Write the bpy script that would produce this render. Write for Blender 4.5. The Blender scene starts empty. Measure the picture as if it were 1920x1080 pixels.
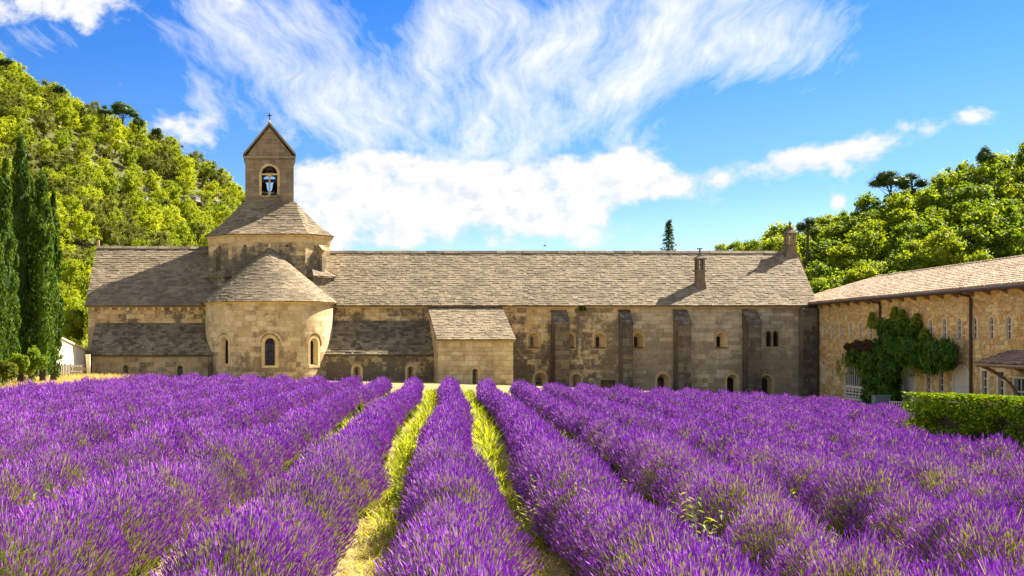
import bpy, math, random
import numpy as np
from mathutils import Vector, Matrix

random.seed(7)
RNG = np.random.default_rng(11)
SC = bpy.context.scene
COL = SC.collection
R = math.radians

# ------------------------------------------------------------------ camera, sky, sun, exposure
F, CX, HY, EYE = 2100.0, 520.0, 635.0, 2.4          # focal length in photo pixels, principal column, horizon row, eye height
cam_d = bpy.data.cameras.new('camera')
cam_d.sensor_width = 36.0
cam_d.lens = F / 1920 * 36
cam_d.shift_x = (960 - CX) / 1920
cam_d.shift_y = (HY - 540) / 1920
cam_d.clip_start = 0.3
cam_d.clip_end = 8000
cam = bpy.data.objects.new('camera', cam_d)
COL.objects.link(cam)
cam.location = (0, 0, EYE)
cam.rotation_euler = (R(90), 0, 0)
SC.camera = cam

SUN_AZ, SUN_EL = R(60.0), R(40.0)                    # azimuth from +Y towards +X
SUN = Vector((math.sin(SUN_AZ) * math.cos(SUN_EL), math.cos(SUN_AZ) * math.cos(SUN_EL), math.sin(SUN_EL)))
sun_d = bpy.data.lights.new('sun', 'SUN')
sun_d.energy = 4.4
sun_d.angle = R(0.55)
sun_d.color = (1.0, 0.93, 0.80)
sun = bpy.data.objects.new('sun', sun_d)
COL.objects.link(sun)
sun.rotation_euler = (-SUN).to_track_quat('-Z', 'Y').to_euler()
sun.location = (60, 60, 60)

SC.view_settings.view_transform = 'Standard'
SC.view_settings.look = 'None'
SC.view_settings.exposure = 2.2
SC.view_settings.gamma = 1.0
SC.view_settings.use_curve_mapping = False
SC.render.engine = 'CYCLES'
SC.cycles.max_bounces = 6
SC.cycles.diffuse_bounces = 3
SC.cycles.transmission_bounces = 3
SC.cycles.caustics_reflective = False
SC.cycles.caustics_refractive = False


def W(x, y, Y):
    """point at depth Y whose direction is the photo's pixel x, y"""
    return Vector(((x - CX) / F * Y, Y, EYE + (HY - y) / F * Y))


# ------------------------------------------------------------------ node helpers
class NT:
    def __init__(s, tree):
        s.t = tree
        s.n = tree.nodes
        s.l = tree.links

    def set(s, inp, v):
        if isinstance(v, bpy.types.NodeSocket):
            s.l.new(v, inp)
        elif v is not None:
            if isinstance(v, (tuple, list)) and len(v) == 3 and inp.type == 'RGBA':
                v = (*v, 1.0)
            inp.default_value = v

    def math(s, op, a, b=None, c=None, clamp=False):
        n = s.n.new('ShaderNodeMath')
        n.operation = op
        n.use_clamp = clamp
        s.set(n.inputs[0], a)
        if b is not None: s.set(n.inputs[1], b)
        if c is not None: s.set(n.inputs[2], c)
        return n.outputs[0]

    def vmath(s, op, a, b=None):
        n = s.n.new('ShaderNodeVectorMath')
        n.operation = op
        s.set(n.inputs[0], a)
        if b is not None: s.set(n.inputs[1], b)
        return n.outputs['Value'] if op in ('LENGTH', 'DOT_PRODUCT') else n.outputs[0]

    def noise(s, vec, scale, detail=4, rough=0.55, dist=0.0):
        n = s.n.new('ShaderNodeTexNoise')
        s.set(n.inputs['Vector'], vec)
        n.inputs['Scale'].default_value = scale
        n.inputs['Detail'].default_value = detail
        n.inputs['Roughness'].default_value = rough
        n.inputs['Distortion'].default_value = dist
        return n.outputs['Fac']

    def rng(s, v, a, b, c=0.0, d=1.0, smooth=True):
        n = s.n.new('ShaderNodeMapRange')
        n.interpolation_type = 'SMOOTHSTEP' if smooth else 'LINEAR'
        s.set(n.inputs['Value'], v)
        n.inputs['From Min'].default_value = a
        n.inputs['From Max'].default_value = b
        n.inputs['To Min'].default_value = c
        n.inputs['To Max'].default_value = d
        return n.outputs['Result']

    def mix(s, f, a, b, mode='MIX'):
        n = s.n.new('ShaderNodeMix')
        n.data_type = 'RGBA'
        n.blend_type = mode
        s.set(n.inputs[0], f)
        s.set(n.inputs[6], a)
        s.set(n.inputs[7], b)
        return n.outputs[2]

    def ramp(s, f, stops):
        n = s.n.new('ShaderNodeValToRGB')
        e = n.color_ramp.elements
        while len(e) < len(stops): e.new(0.5)
        for el, (p, c) in zip(e, stops):
            el.position = p
            el.color = (*c, 1)
        s.set(n.inputs[0], f)
        return n.outputs[0]

    def sep(s, v):
        n = s.n.new('ShaderNodeSeparateXYZ')
        s.set(n.inputs[0], v)
        return n.outputs

    def comb(s, x, y, z):
        n = s.n.new('ShaderNodeCombineXYZ')
        for i, v in enumerate((x, y, z)): s.set(n.inputs[i], v)
        return n.outputs[0]


# ------------------------------------------------------------------ world: Nishita sky with clouds
def build_world():
    w = bpy.data.worlds.new('World')
    SC.world = w
    w.use_nodes = True
    nt = NT(w.node_tree)
    nt.n.clear()
    out = nt.n.new('ShaderNodeOutputWorld')
    bg = nt.n.new('ShaderNodeBackground')
    bg.inputs['Strength'].default_value = 0.13
    nt.l.new(bg.outputs[0], out.inputs[0])
    sky = nt.n.new('ShaderNodeTexSky')
    sky.sky_type = 'NISHITA'
    sky.sun_disc = False
    sky.sun_elevation = SUN_EL
    sky.sun_rotation = SUN_AZ
    sky.air_density = 1.0
    sky.dust_density = 0.25
    sky.ozone_density = 2.0
    tc = nt.n.new('ShaderNodeTexCoord')
    d = tc.outputs['Generated']
    x, y, z = nt.sep(d)
    hs = nt.n.new('ShaderNodeHueSaturation')
    hs.inputs['Saturation'].default_value = SKY_SAT
    hs.inputs['Value'].default_value = 1.0
    nt.set(hs.inputs['Color'], sky.outputs[0])
    # clean dry air: the whole sky deepens evenly from horizon to zenith
    col = nt.mix(1.0, hs.outputs[0], nt.ramp(nt.rng(z, 0.0, 0.5, smooth=False), SKY_GRADE), 'MULTIPLY')
    az = nt.math('ARCTAN2', x, y)
    el = nt.math('ARCSINE', z)
    ae = nt.comb(az, el, 0.0)

    def blob(px, py, rx, ry):
        a = math.atan((px - CX) / F)
        e = math.atan((HY - py) / F * math.cos(a))
        v = nt.vmath('SUBTRACT', ae, (a, e, 0.0))
        v = nt.vmath('MULTIPLY', v, (F / rx, F / ry, 0.0))
        return nt.rng(nt.vmath('LENGTH', v), 0.0, 1.0, 1.0, 0.0)

    def total(lst):
        s = None
        for b in lst:
            g = blob(*b[:4])
            if len(b) > 4: g = nt.math('MULTIPLY', g, b[4])
            s = g if s is None else nt.math('ADD', s, g)
        return s
    # cirrus: streaks on a high flat layer, all running the same way
    zz = nt.math('ADD', nt.math('MAXIMUM', z, 0.0), 0.10)
    p = nt.comb(nt.math('DIVIDE', x, zz), nt.math('DIVIDE', y, zz), 0.0)
    rot = nt.n.new('ShaderNodeVectorRotate')
    rot.rotation_type = 'Z_AXIS'
    rot.inputs['Angle'].default_value = 0.20
    nt.set(rot.inputs['Vector'], p)
    pr = rot.outputs[0]
    warp = nt.noise(pr, 0.8, 3)
    warp2 = nt.noise(pr, 2.6, 3)
    wx = nt.math('ADD', nt.math('MULTIPLY', nt.math('SUBTRACT', warp, 0.5), 0.34), nt.math('MULTIPLY', nt.math('SUBTRACT', warp2, 0.5), 0.07))
    pw = nt.vmath('ADD', pr, nt.comb(wx, 0.0, 0.0))
    st = nt.noise(nt.vmath('MULTIPLY', pw, (10.0, 1.5, 1.0)), 1.0, 9, 0.68, 0.05)
    st2 = nt.noise(nt.vmath('MULTIPLY', pw, (3.6, 1.0, 1.0)), 1.0, 7, 0.62, 0.1)
    cov = total([(1120, 60, 400, 250, .86), (900, 150, 200, 280, 0.85), (1060, 200, 300, 180, 0.7), (540, 120, 360, 240, 1.0), (700, 230, 260, 180, 0.8), (400, 20, 300, 140, 0.75),
                 (1490, 70, 230, 210, 1.05), (1280, 20, 340, 170, 0.6), (840, 30, 160, 160, 0.6), (60, 80, 220, 100, 0.75), (330, 240, 220, 100, 0.7), (1010, 330, 500, 140, .5)])
    cov = nt.math('MAXIMUM', cov, nt.rng(z, 0.30, 0.5, 0.0, 1.1))  # unseen cirrus overhead, added to brighten the shaded walls
    cov = nt.math('MAXIMUM', cov, nt.math('MULTIPLY', nt.rng(y, 0.35, -0.1, 0.0, 1.05), nt.rng(z, 0.05, 0.2)))  # unseen cirrus behind the camera, added for the same fill light
    ci = nt.math('ADD', nt.math('MULTIPLY', st, 0.75), nt.math('MULTIPLY', st2, 0.75))
    ci = nt.math('ADD', ci, nt.math('MULTIPLY', nt.math('MINIMUM', cov, 1.15), 0.42))
    ci = nt.math('MULTIPLY', nt.rng(ci, 1.02, 1.40, smooth=False), 0.95)
    # cumulus low over the horizon
    av = nt.vmath('MULTIPLY', ae, (1.0, 1.25, 1.0))
    cn = nt.noise(av, 31.0, 9, 0.60, 0.1)
    cn2 = nt.noise(av, 11.0, 5, 0.5)
    g = total([(600, 360, 190, 115, .95), (700, 330, 170, 95, .95), (850, 345, 190, 100, 1.0), (1000, 350, 190, 95, 1.0), (1150, 330, 190, 85, .95), (1260, 350, 150, 55, .7),
               (1060, 400, 150, 75, .95), (740, 405, 150, 75, .9), (890, 410, 300, 85, .55), (660, 440, 190, 60, .6), (1180, 290, 70, 40, .5), (545, 250, 80, 60, .5),
               (1420, 312, 120, 55, .8), (1560, 296, 140, 62, .85), (1660, 250, 100, 55, .62), (1830, 215, 60, 34, .62), (370, 238, 150, 60, .72), (150, 5, 190, 80, .95), (5, 20, 90, 50, .75),
               (1575, 382, 30, 26, .75), (440, 8, 110, 50, .7), (960, 460, 700, 60, .35), (390, 300, 120, 60, .35)])
    dens = nt.math('ADD', nt.math('MULTIPLY', nt.math('MINIMUM', g, 1.02), 0.52), nt.math('ADD', nt.math('MULTIPLY', cn, 1.0), nt.math('MULTIPLY', cn2, 0.45)))
    cu = nt.rng(dens, 0.92, 1.20)
    core = nt.rng(dens, 1.0, 1.30)
    low = nt.noise(nt.vmath('ADD', av, (0.005, 0.011, 0.0)), 31.0, 9, 0.60, 0.1)      # a cloud is whiter where less cloud lies above it
    shade = nt.math('MULTIPLY', nt.rng(nt.math('SUBTRACT', low, cn), -0.06, 0.24), nt.rng(dens, 1.05, 1.3))
    ccol = nt.mix(shade, CLOUD_LIT, CLOUD_LOW)
    ccol = nt.mix(core, nt.mix(0.55, ccol, CLOUD_LOW), ccol)
    c1 = nt.mix(ci, col, CIRRUS)
    c2 = nt.mix(nt.math('MULTIPLY', cu, 0.96), c1, ccol)
    nt.set(bg.inputs['Color'], c2)


SKY_SAT = 1.05
SKY_GRADE = [(0.0, (0.28, 0.295, 0.32)), (0.25, (0.122, 0.185, 0.272)), (0.62, (0.038, 0.134, 0.286)), (1.0, (0.06, 0.15, 0.29))]
CLOUD_LIT, CLOUD_LOW, CIRRUS = (1.9, 1.86, 1.8), (1.18, 1.32, 1.52), (1.8, 1.83, 1.86)
build_world()


# ------------------------------------------------------------------ mesh helpers
class MB:
    """collects faces and links them as ONE mesh object"""
    def __init__(s):
        s.v, s.f, s.m, s.nv = [], {}, {}, 0

    def add(s, V, Fa, m=0):
        V = np.asarray(V, float).reshape(-1, 3)
        Fa = np.asarray(Fa, int)
        k = Fa.shape[1]
        s.f.setdefault(k, []).append(Fa + s.nv)
        s.m.setdefault(k, []).append(np.full(len(Fa), m))
        s.v.append(V)
        s.nv += len(V)

    def poly(s, pts, m=0):
        s.add(pts, [list(range(len(pts)))], m)

    def boxes(s, C, m=0):
        """C: (n,8,3): 0-3 one face loop, 4-7 the opposite loop"""
        C = np.asarray(C, float).reshape(-1, 8, 3)
        q = np.array([[0, 1, 2, 3], [7, 6, 5, 4], [0, 4, 5, 1], [1, 5, 6, 2], [2, 6, 7, 3], [3, 7, 4, 0]])
        n = len(C)
        s.add(C.reshape(-1, 3), (q[None] + (np.arange(n) * 8)[:, None, None]).reshape(-1, 4), m)

    def box(s, x0, x1, y0, y1, z0, z1, m=0):
        s.boxes([[(x0, y0, z0), (x1, y0, z0), (x1, y0, z1), (x0, y0, z1), (x0, y1, z0), (x1, y1, z0), (x1, y1, z1), (x0, y1, z1)]], m)

    def prism(s, pts, off, m=0):
        """polygon and its copy shifted by off, closed"""
        P = np.array([tuple(p) for p in pts], float)
        Q = P + np.array(tuple(off), float)
        n = len(P)
        b = s.nv
        s.v.append(np.vstack([P, Q]))
        s.nv += 2 * n
        s.f.setdefault(n, []).append(np.array([list(range(n)), list(range(2 * n - 1, n - 1, -1))]) + b)
        s.m.setdefault(n, []).append(np.array([m, m]))
        s.f.setdefault(4, []).append(np.array([[i, (i + 1) % n, n + (i + 1) % n, n + i] for i in range(n)]) + b)
        s.m.setdefault(4, []).append(np.full(n, m))

    def tube(s, pts, rad, seg=6, m=0, cap=True):
        pts = [Vector(p) for p in pts]
        if not hasattr(rad, '__len__'): rad = [rad] * len(pts)
        V = []
        for i, p in enumerate(pts):
            t = (pts[min(i + 1, len(pts) - 1)] - pts[max(i - 1, 0)]).normalized()
            a = t.orthogonal().normalized() if abs(t.z) < 0.9 else Vector((1, 0, 0)).cross(t).normalized()
            b = t.cross(a)
            for k in range(seg):
                an = 2 * math.pi * k / seg
                V.append(p + (a * math.cos(an) + b * math.sin(an)) * rad[i])
        Fa = [[i * seg + k, i * seg + (k + 1) % seg, (i + 1) * seg + (k + 1) % seg, (i + 1) * seg + k] for i in range(len(pts) - 1) for k in range(seg)]
        b0 = s.nv
        s.add([tuple(v) for v in V], Fa, m)
        if cap:
            for base in (0, (len(pts) - 1) * seg):
                s.f.setdefault(seg, []).append(np.array([[b0 + base + k for k in range(seg)]]))
                s.m.setdefault(seg, []).append(np.array([m]))

    def grid(s, P, m=0, wrap=False):
        """P: (a,b,3)"""
        P = np.asarray(P, float)
        a, b = P.shape[:2]
        i = np.arange(a * b).reshape(a, b)
        Fa = np.stack([i[:-1, :-1], i[:-1, 1:], i[1:, 1:], i[1:, :-1]], -1).reshape(-1, 4)
        s.add(P.reshape(-1, 3), Fa, m)

    def lathe(s, prof, centre, seg=16, m=0):
        th = np.linspace(0, 2 * math.pi, seg + 1)
        P = np.array([[(centre[0] + r * math.cos(t), centre[1] + r * math.sin(t), centre[2] + z) for t in th] for r, z in prof])
        s.grid(P, m)

    def mesh(s, name, mats, smooth=False):
        me = bpy.data.meshes.new(name)
        V = np.vstack(s.v)
        me.vertices.add(len(V))
        me.vertices.foreach_set('co', V.ravel())
        loops, starts, mi, pos = [], [], [], 0
        for k in s.f:
            Fa = np.vstack(s.f[k])
            loops.append(Fa.ravel())
            starts.append(pos + np.arange(len(Fa)) * k)
            mi.append(np.concatenate(s.m[k]))
            pos += Fa.size
        loops = np.concatenate(loops).astype(np.int32)
        starts = np.concatenate(starts).astype(np.int32)
        me.loops.add(len(loops))
        me.loops.foreach_set('vertex_index', loops)
        me.polygons.add(len(starts))
        me.polygons.foreach_set('loop_start', starts)
        me.polygons.foreach_set('material_index', np.concatenate(mi).astype(np.int32))
        me.polygons.foreach_set('use_smooth', np.full(len(starts), smooth))
        for m_ in (mats if isinstance(mats, (list, tuple)) else [mats]): me.materials.append(m_)
        me.update(calc_edges=True)
        me.validate()
        return me

    def build(s, name, mats, parent=None, smooth=False, kind=None):
        return link(name, s.mesh(name, mats, smooth), parent, kind)


def link(name, me, parent=None, kind=None):
    o = bpy.data.objects.new(name, me)
    COL.objects.link(o)
    if kind: o['kind'] = kind
    if parent is not None:                      # coordinates are the place's own: undo the parents' offset
        o.parent = parent
        off = Vector(parent.location) if parent.get('rooted') else Vector((0, 0, 0))
        o.matrix_parent_inverse = Matrix.Translation(-off)
    return o


def tag(o, label=None, cat=None, group=None, kind=None):
    if label: o['label'] = label
    if cat: o['category'] = cat
    if group: o['group'] = group
    if kind: o['kind'] = kind
    return o


def thing(name, loc, label, cat, group=None):
    o = bpy.data.objects.new(name, None)
    o.empty_display_size = 0.3
    COL.objects.link(o)
    o.location = loc
    o['rooted'] = 1
    return tag(o, label, cat, group)


def copy_tree(o, parent=None):
    c = o.copy()
    COL.objects.link(c)
    if parent is not None: c.parent = parent
    for ch in o.children: copy_tree(ch, c)
    return c


# ------------------------------------------------------------------ materials
def new_mat(name):
    m = bpy.data.materials.new(name)
    m.use_nodes = True
    nt = NT(m.node_tree)
    b = m.node_tree.nodes['Principled BSDF']
    b.inputs['Roughness'].default_value = 0.9
    b.inputs['Specular IOR Level'].default_value = 0.2
    return m, nt, b


def piece_random(nt):
    g = nt.n.new('ShaderNodeNewGeometry')
    oi = nt.n.new('ShaderNodeObjectInfo')
    wn = nt.n.new('ShaderNodeTexWhiteNoise')
    wn.noise_dimensions = '2D'
    nt.set(wn.inputs['Vector'], nt.comb(g.outputs['Random Per Island'], oi.outputs['Random'], 0.0))
    return g.outputs['Position'], wn.outputs['Value'], wn.outputs['Color'], oi.outputs['Random']


def bump(nt, b, h, strength, dist=0.02):
    n = nt.n.new('ShaderNodeBump')
    n.inputs['Strength'].default_value = strength
    n.inputs['Distance'].default_value = dist
    nt.set(n.inputs['Height'], h)
    nt.set(b.inputs['Normal'], n.outputs[0])


def stone_mat(name, light, mid, dark, lo, hi, zdamp=None, lichen=0.5, warm=(0.42, 0.25, 0.09), warm_amt=.45, xgrey=None):
    """weathered limestone: pieces differ in tone, black algae in patches and runs, pale lichen spots"""
    m, nt, b = new_mat(name)
    P, rnd, rc, _ = piece_random(nt)
    px, py, pz = nt.sep(P)
    n1 = nt.noise(P, 0.28, 5, 0.6)
    n2 = nt.noise(nt.vmath('MULTIPLY', P, (1.4, 1.4, 0.22)), 1.0, 5, 0.6)
    n3 = nt.noise(P, 5.0, 6, 0.65)
    n4 = nt.noise(P, 1.3, 5, 0.65)
    base = nt.mix(rnd, light, mid)
    gx = None
    base = nt.mix(nt.math('MULTIPLY', nt.rng(n4, 0.42, 0.66), warm_amt), base, warm)
    st = nt.math('ADD', nt.math('MULTIPLY', n1, 0.45), nt.math('ADD', nt.math('MULTIPLY', n2, 0.35), nt.math('MULTIPLY', n4, 0.25)))
    st = nt.math('ADD', st, nt.math('MULTIPLY', nt.math('SUBTRACT', n3, 0.5), 0.42))
    st = nt.math('ADD', st, nt.math('MULTIPLY', nt.math('SUBTRACT', rnd, 0.5), 0.10))
    if zdamp: st = nt.math('ADD', st, nt.rng(pz, zdamp[0], zdamp[1], zdamp[2], 0.0))
    if xgrey:                                   # towards one end of the long wall the stone is bare grey
        gx = nt.rng(nt.math('ADD', px, nt.math('MULTIPLY', n1, 6.0)), xgrey[0], xgrey[1])
        base = nt.mix(nt.math('MULTIPLY', gx, 0.8), base, nt.mix(rnd, (0.64, 0.53, 0.345), (0.50, 0.41, 0.265)))
    sf = nt.rng(st, lo, hi)
    if gx is not None: sf = nt.math('MULTIPLY', sf, nt.math('SUBTRACT', 1.0, nt.math('MULTIPLY', gx, 0.45)))
    c = nt.mix(nt.math('MULTIPLY', sf, 0.88), base, nt.mix(nt.noise(P, 2.2, 3), dark, tuple(2.2 * v for v in dark)))
    li = nt.math('MULTIPLY', nt.rng(nt.noise(P, 3.4, 7, 0.7), 0.60, 0.70), lichen)
    c = nt.mix(li, c, (0.46, 0.44, 0.36))
    sp = nt.noise(P, 7.5, 6, 0.75)
    c = nt.mix(nt.rng(sp, 0.60, 0.68, 0, 0.55 * lichen + .1), c, (0.55, 0.50, 0.38))
    c = nt.mix(nt.rng(sp, 0.42, 0.34, 0, 0.5 * lichen + .1), c, tuple(1.4 * v for v in dark))
    c = nt.mix(0.5, c, nt.ramp(n3, [(0.25, (0.45, 0.45, 0.45)), (0.75, (1.3, 1.3, 1.3))]), 'MULTIPLY')
    nt.set(b.inputs['Base Color'], c)
    bump(nt, b, nt.noise(P, 16.0, 5, 0.6), 0.35, 0.006)
    return m


M = {}
M['apse'] = stone_mat('ashlar_apse', (0.78, 0.595, 0.33), (0.60, 0.43, 0.21), (0.13, 0.09, 0.055), 0.52, 0.70, (-1.0, 3.2, 0.10), 0.35)
M['nave'] = stone_mat('ashlar_nave', (0.74, 0.54, 0.26), (0.54, 0.37, 0.165), (0.07, 0.054, 0.038), 0.50, 0.63, (-1.0, 4.2, 0.12), 0.4, (0.56, 0.33, 0.10), .6)
M['dorm'] = stone_mat('ashlar_dormitory', (0.82, 0.61, 0.30), (0.60, 0.43, 0.20), (0.075, 0.058, 0.04), 0.525, 0.64, (1.2, 5.0, 0.14), 0.8, (0.56, 0.33, 0.10), .7, xgrey=(25.0, 33.0))
M['chapel'] = stone_mat('ashlar_chapel', (0.54, 0.41, 0.22), (0.40, 0.30, 0.16), (0.065, 0.052, 0.038), 0.46, 0.66, None, 0.6)
M['annex'] = stone_mat('ashlar_annex', (0.78, 0.595, 0.33), (0.60, 0.435, 0.215), (0.13, 0.10, 0.06), 0.51, 0.76, None, 0.5)
M['tower'] = stone_mat('ashlar_tower', (0.74, 0.545, 0.27), (0.56, 0.39, 0.18), (0.065, 0.06, 0.045), 0.49, 0.66, (7.5, 10.2, 0.14), 0.4)
M['belfry'] = stone_mat('ashlar_belfry', (0.37, 0.285, 0.17), (0.28, 0.21, 0.125), (0.10, 0.08, 0.058), 0.40, 0.70, None, 0.6)
M['trim'] = stone_mat('dressed_stone', (0.74, 0.54, 0.27), (0.66, 0.47, 0.22), (0.22, 0.145, 0.07), 0.60, 0.90, None, 0.15)
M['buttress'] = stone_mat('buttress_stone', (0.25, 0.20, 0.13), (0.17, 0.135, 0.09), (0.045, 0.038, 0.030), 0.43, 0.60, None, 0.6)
M['mortar'] = stone_mat('lime_mortar', (0.50, 0.37, 0.20), (0.44, 0.32, 0.17), (0.09, 0.07, 0.05), 0.48, 0.74, None, 0.2)
M['rubble'] = stone_mat('rubble_limestone', (0.84, 0.62, 0.28), (0.50, 0.31, 0.11), (0.24, 0.14, 0.06), 0.56, 0.82, None, 0.15, (0.64, 0.36, 0.09), .6)
M['rubble_mortar'] = stone_mat('rubble_mortar', (0.58, 0.40, 0.18), (0.52, 0.35, 0.15), (0.25, 0.15, 0.07), 0.6, 0.9, None, 0.1)


def slate_mat(name, a, b_, c_, moss=0.0):
    m, nt, b = new_mat(name)
    P, rnd, rc, _ = piece_random(nt)
    n1 = nt.noise(P, 0.5, 5, 0.6)
    n2 = nt.noise(P, 7.0, 6, 0.7)
    c = nt.ramp(rnd, [(0.0, c_), (0.35, b_), (0.75, a), (1.0, tuple(min(1, 1.10 * v) for v in a))])
    c = nt.mix(nt.rng(n1, 0.42, 0.66, 0, 0.45), c, tuple(.66 * v for v in c_))
    c = nt.mix(0.55, c, nt.ramp(n2, [(0.25, (0.62, 0.62, 0.62)), (0.75, (1.2, 1.2, 1.2))]), 'MULTIPLY')
    c = nt.mix(nt.rng(nt.noise(P, 2.3, 6, .7), 0.60, 0.72, 0, 0.5), c, (0.44, 0.38, 0.27))
    n9 = nt.noise(P, 30.0, 4, 0.6)
    if moss: c = nt.mix(nt.rng(nt.noise(P, 0.8, 5, .7), 0.58, 0.70, 0, moss), c, (0.13, 0.13, 0.04))
    nt.set(b.inputs['Base Color'], c)
    bump(nt, b, n9, 0.35, 0.006)
    return m


M['slate'] = slate_mat('limestone_slates', (0.27, 0.207, 0.125), (0.225, 0.172, 0.104), (0.16, 0.122, 0.074), 0.4)
M['slate_shaded'] = slate_mat('shaded_limestone_slates', (0.25, 0.20, 0.12), (0.18, 0.14, 0.085), (0.10, 0.078, 0.048), 0.3)  # same slates darkened: the shade on the chapel roofs put into colour
M['canal'] = slate_mat('clay_tiles', (0.60, 0.47, 0.32), (0.54, 0.40, 0.26), (0.42, 0.28, 0.17))
M['canal_old'] = slate_mat('weathered_clay_tiles', (0.36, 0.26, 0.18), (0.27, 0.17, 0.11), (0.17, 0.11, 0.08))


def plain(name, col, rough=0.7, var=0.15, scale=6.0, metal=0.0):
    m, nt, b = new_mat(name)
    P, rnd, rc, _ = piece_random(nt)
    n = nt.noise(P, scale, 5, 0.6)
    nt.set(b.inputs['Base Color'], nt.mix(1.0, col, nt.ramp(n, [(0.2, (1 - 2 * var,) * 3), (0.8, (1 + var,) * 3)]), 'MULTIPLY'))
    b.inputs['Roughness'].default_value = rough
    b.inputs['Metallic'].default_value = metal
    return m


M['white_wood'] = plain('white_paint', (0.72, 0.66, 0.54), 0.6, 0.08)
M['plaster'] = plain('pale_plaster', (0.80, 0.69, 0.46), 0.9, 0.10, 1.2)
M['cream'] = plain('cream_shutter', (0.70, 0.62, 0.48), 0.6, 0.05)
M['surround'] = plain('pale_dressed_stone', (0.74, 0.585, 0.35), 0.9, 0.15, 2.5)
M['timber'] = plain('old_timber', (0.30, 0.19, 0.10), 0.85, 0.3, 9)
M['grey_wood'] = plain('grey_wood', (0.26, 0.22, 0.17), 0.9, 0.3, 8)
M['pipe'] = plain('brown_metal', (0.085, 0.045, 0.028), 0.45, 0.2)
M['iron'] = plain('black_iron', (0.02, 0.02, 0.02), 0.5, 0.2)
M['bronze'] = plain('bell_bronze', (0.05, 0.045, 0.035), 0.45, 0.2, 8, 0.6)
M['grey_box'] = plain('grey_metal', (0.14, 0.16, 0.19), 0.6, 0.1)
M['bark'] = plain('bark', (0.10, 0.075, 0.05), 0.95, 0.35, 10)
M['lamp_glass'] = plain('lamp_glass', (0.25, 0.25, 0.22), 0.2, 0.05)
M['rock'] = plain('grey_rock', (0.30, 0.27, 0.22), 0.9, 0.45, 1.2)
M['petal'] = plain('white_petal', (0.75, 0.74, 0.72), 0.7, 0.05)
g_, nt_, b_ = new_mat('dark_glass')
b_.inputs['Base Color'].default_value = (0.012, 0.012, 0.013, 1)
b_.inputs['Roughness'].default_value = 0.12
b_.inputs['Specular IOR Level'].default_value = 0.5
bump(nt_, b_, nt_.noise(nt_.n.new('ShaderNodeNewGeometry').outputs['Position'], 2.0, 2), 0.25, 0.05)
M['glass'] = g_


def leaf_mat(name, c0, c1, c2, trans=0.35, objvar=0.5):
    m, nt, b = new_mat(name)
    P, rnd, rc, orn = piece_random(nt)
    f = nt.math('ADD', nt.math('MULTIPLY', rnd, 1.0 - objvar * 0.6), nt.math('MULTIPLY', orn, objvar * 0.6))
    c = nt.ramp(f, [(0.0, c0), (0.5, c1), (1.0, c2)])
    nt.set(b.inputs['Base Color'], c)
    b.inputs['Roughness'].default_value = 0.6
    tr = nt.n.new('ShaderNodeBsdfTranslucent')
    nt.set(tr.inputs['Color'], nt.mix(1.0, c, (1.5, 1.35, 0.7, 1), 'MULTIPLY'))
    mx = nt.n.new('ShaderNodeMixShader')
    mx.inputs[0].default_value = trans
    nt.l.new(b.outputs[0], mx.inputs[1])
    nt.l.new(tr.outputs[0], mx.inputs[2])
    nt.l.new(mx.outputs[0], nt.n['Material Output'].inputs['Surface'])
    return m


M['leaf_left'] = leaf_mat('bright_leaves', (0.12, 0.175, 0.006), (0.25, 0.31, 0.007), (0.40, 0.43, 0.010), 0.50, 0.75)
M['leaf_olive'] = leaf_mat('olive_leaves', (0.06, 0.085, 0.008), (0.125, 0.145, 0.012), (0.20, 0.21, 0.018), 0.45, 0.6)
M['leaf_right'] = leaf_mat('green_leaves', (0.045, 0.11, 0.006), (0.16, 0.23, 0.008), (0.34, 0.37, 0.010), 0.52, 0.65)
M['cypress'] = leaf_mat('cypress_leaves', (0.016, 0.048, 0.006), (0.050, 0.11, 0.008), (0.14, 0.21, 0.010), 0.36, 0.2)
M['pine'] = leaf_mat('pine_needles', (0.022, 0.055, 0.018), (0.05, 0.10, 0.025), (0.09, 0.14, 0.03), 0.3, 0.2)
M['vine'] = leaf_mat('vine_leaves', (0.018, 0.065, 0.008), (0.055, 0.14, 0.012), (0.15, 0.25, 0.018), 0.38, 0.2)
M['vine_red'] = leaf_mat('reddish_vine_leaves', (0.05, 0.02, 0.012), (0.08, 0.035, 0.016), (0.09, 0.06, 0.02), 0.3, 0.2)
M['hedge'] = leaf_mat('hedge_leaves', (0.04, 0.11, 0.006), (0.12, 0.23, 0.008), (0.40, 0.45, 0.010), 0.16, 0.1)
M['hedge'].node_tree.nodes['Principled BSDF'].inputs['Specular IOR Level'].default_value = 0.05
M['grass'] = leaf_mat('path_grass', (0.14, 0.19, 0.012), (0.27, 0.32, 0.018), (0.42, 0.42, 0.035), 0.45, 0.1)
M['dry_grass'] = leaf_mat('dry_grass', (0.36, 0.27, 0.06), (0.50, 0.40, 0.12), (0.62, 0.52, 0.22), 0.35, 0.1)
M['weed'] = leaf_mat('weed_leaves', (0.10, 0.17, 0.012), (0.22, 0.28, 0.018), (0.32, 0.34, 0.03), 0.4, 0.3)
M['lav_leaf'] = leaf_mat('lavender_leaves', (0.025, 0.040, 0.012), (0.055, 0.075, 0.020), (0.13, 0.14, 0.035), 0.15, 0.2)
M['lav_stem'] = leaf_mat('lavender_stems', (0.11, 0.145, 0.03), (0.21, 0.235, 0.06), (0.38, 0.36, 0.13), 0.3, 0.3)
M['lav_flower'] = leaf_mat('lavender_flowers', (0.20, 0.020, 0.33), (0.38, 0.062, 0.54), (0.62, 0.26, 0.77), 0.28, 0.35)
nt_ = M['lav_flower'].node_tree
for n_ in nt_.nodes:
    if n_.type == 'MIX': n_.inputs[7].default_value = (1.25, 0.95, 1.2, 1)


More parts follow.
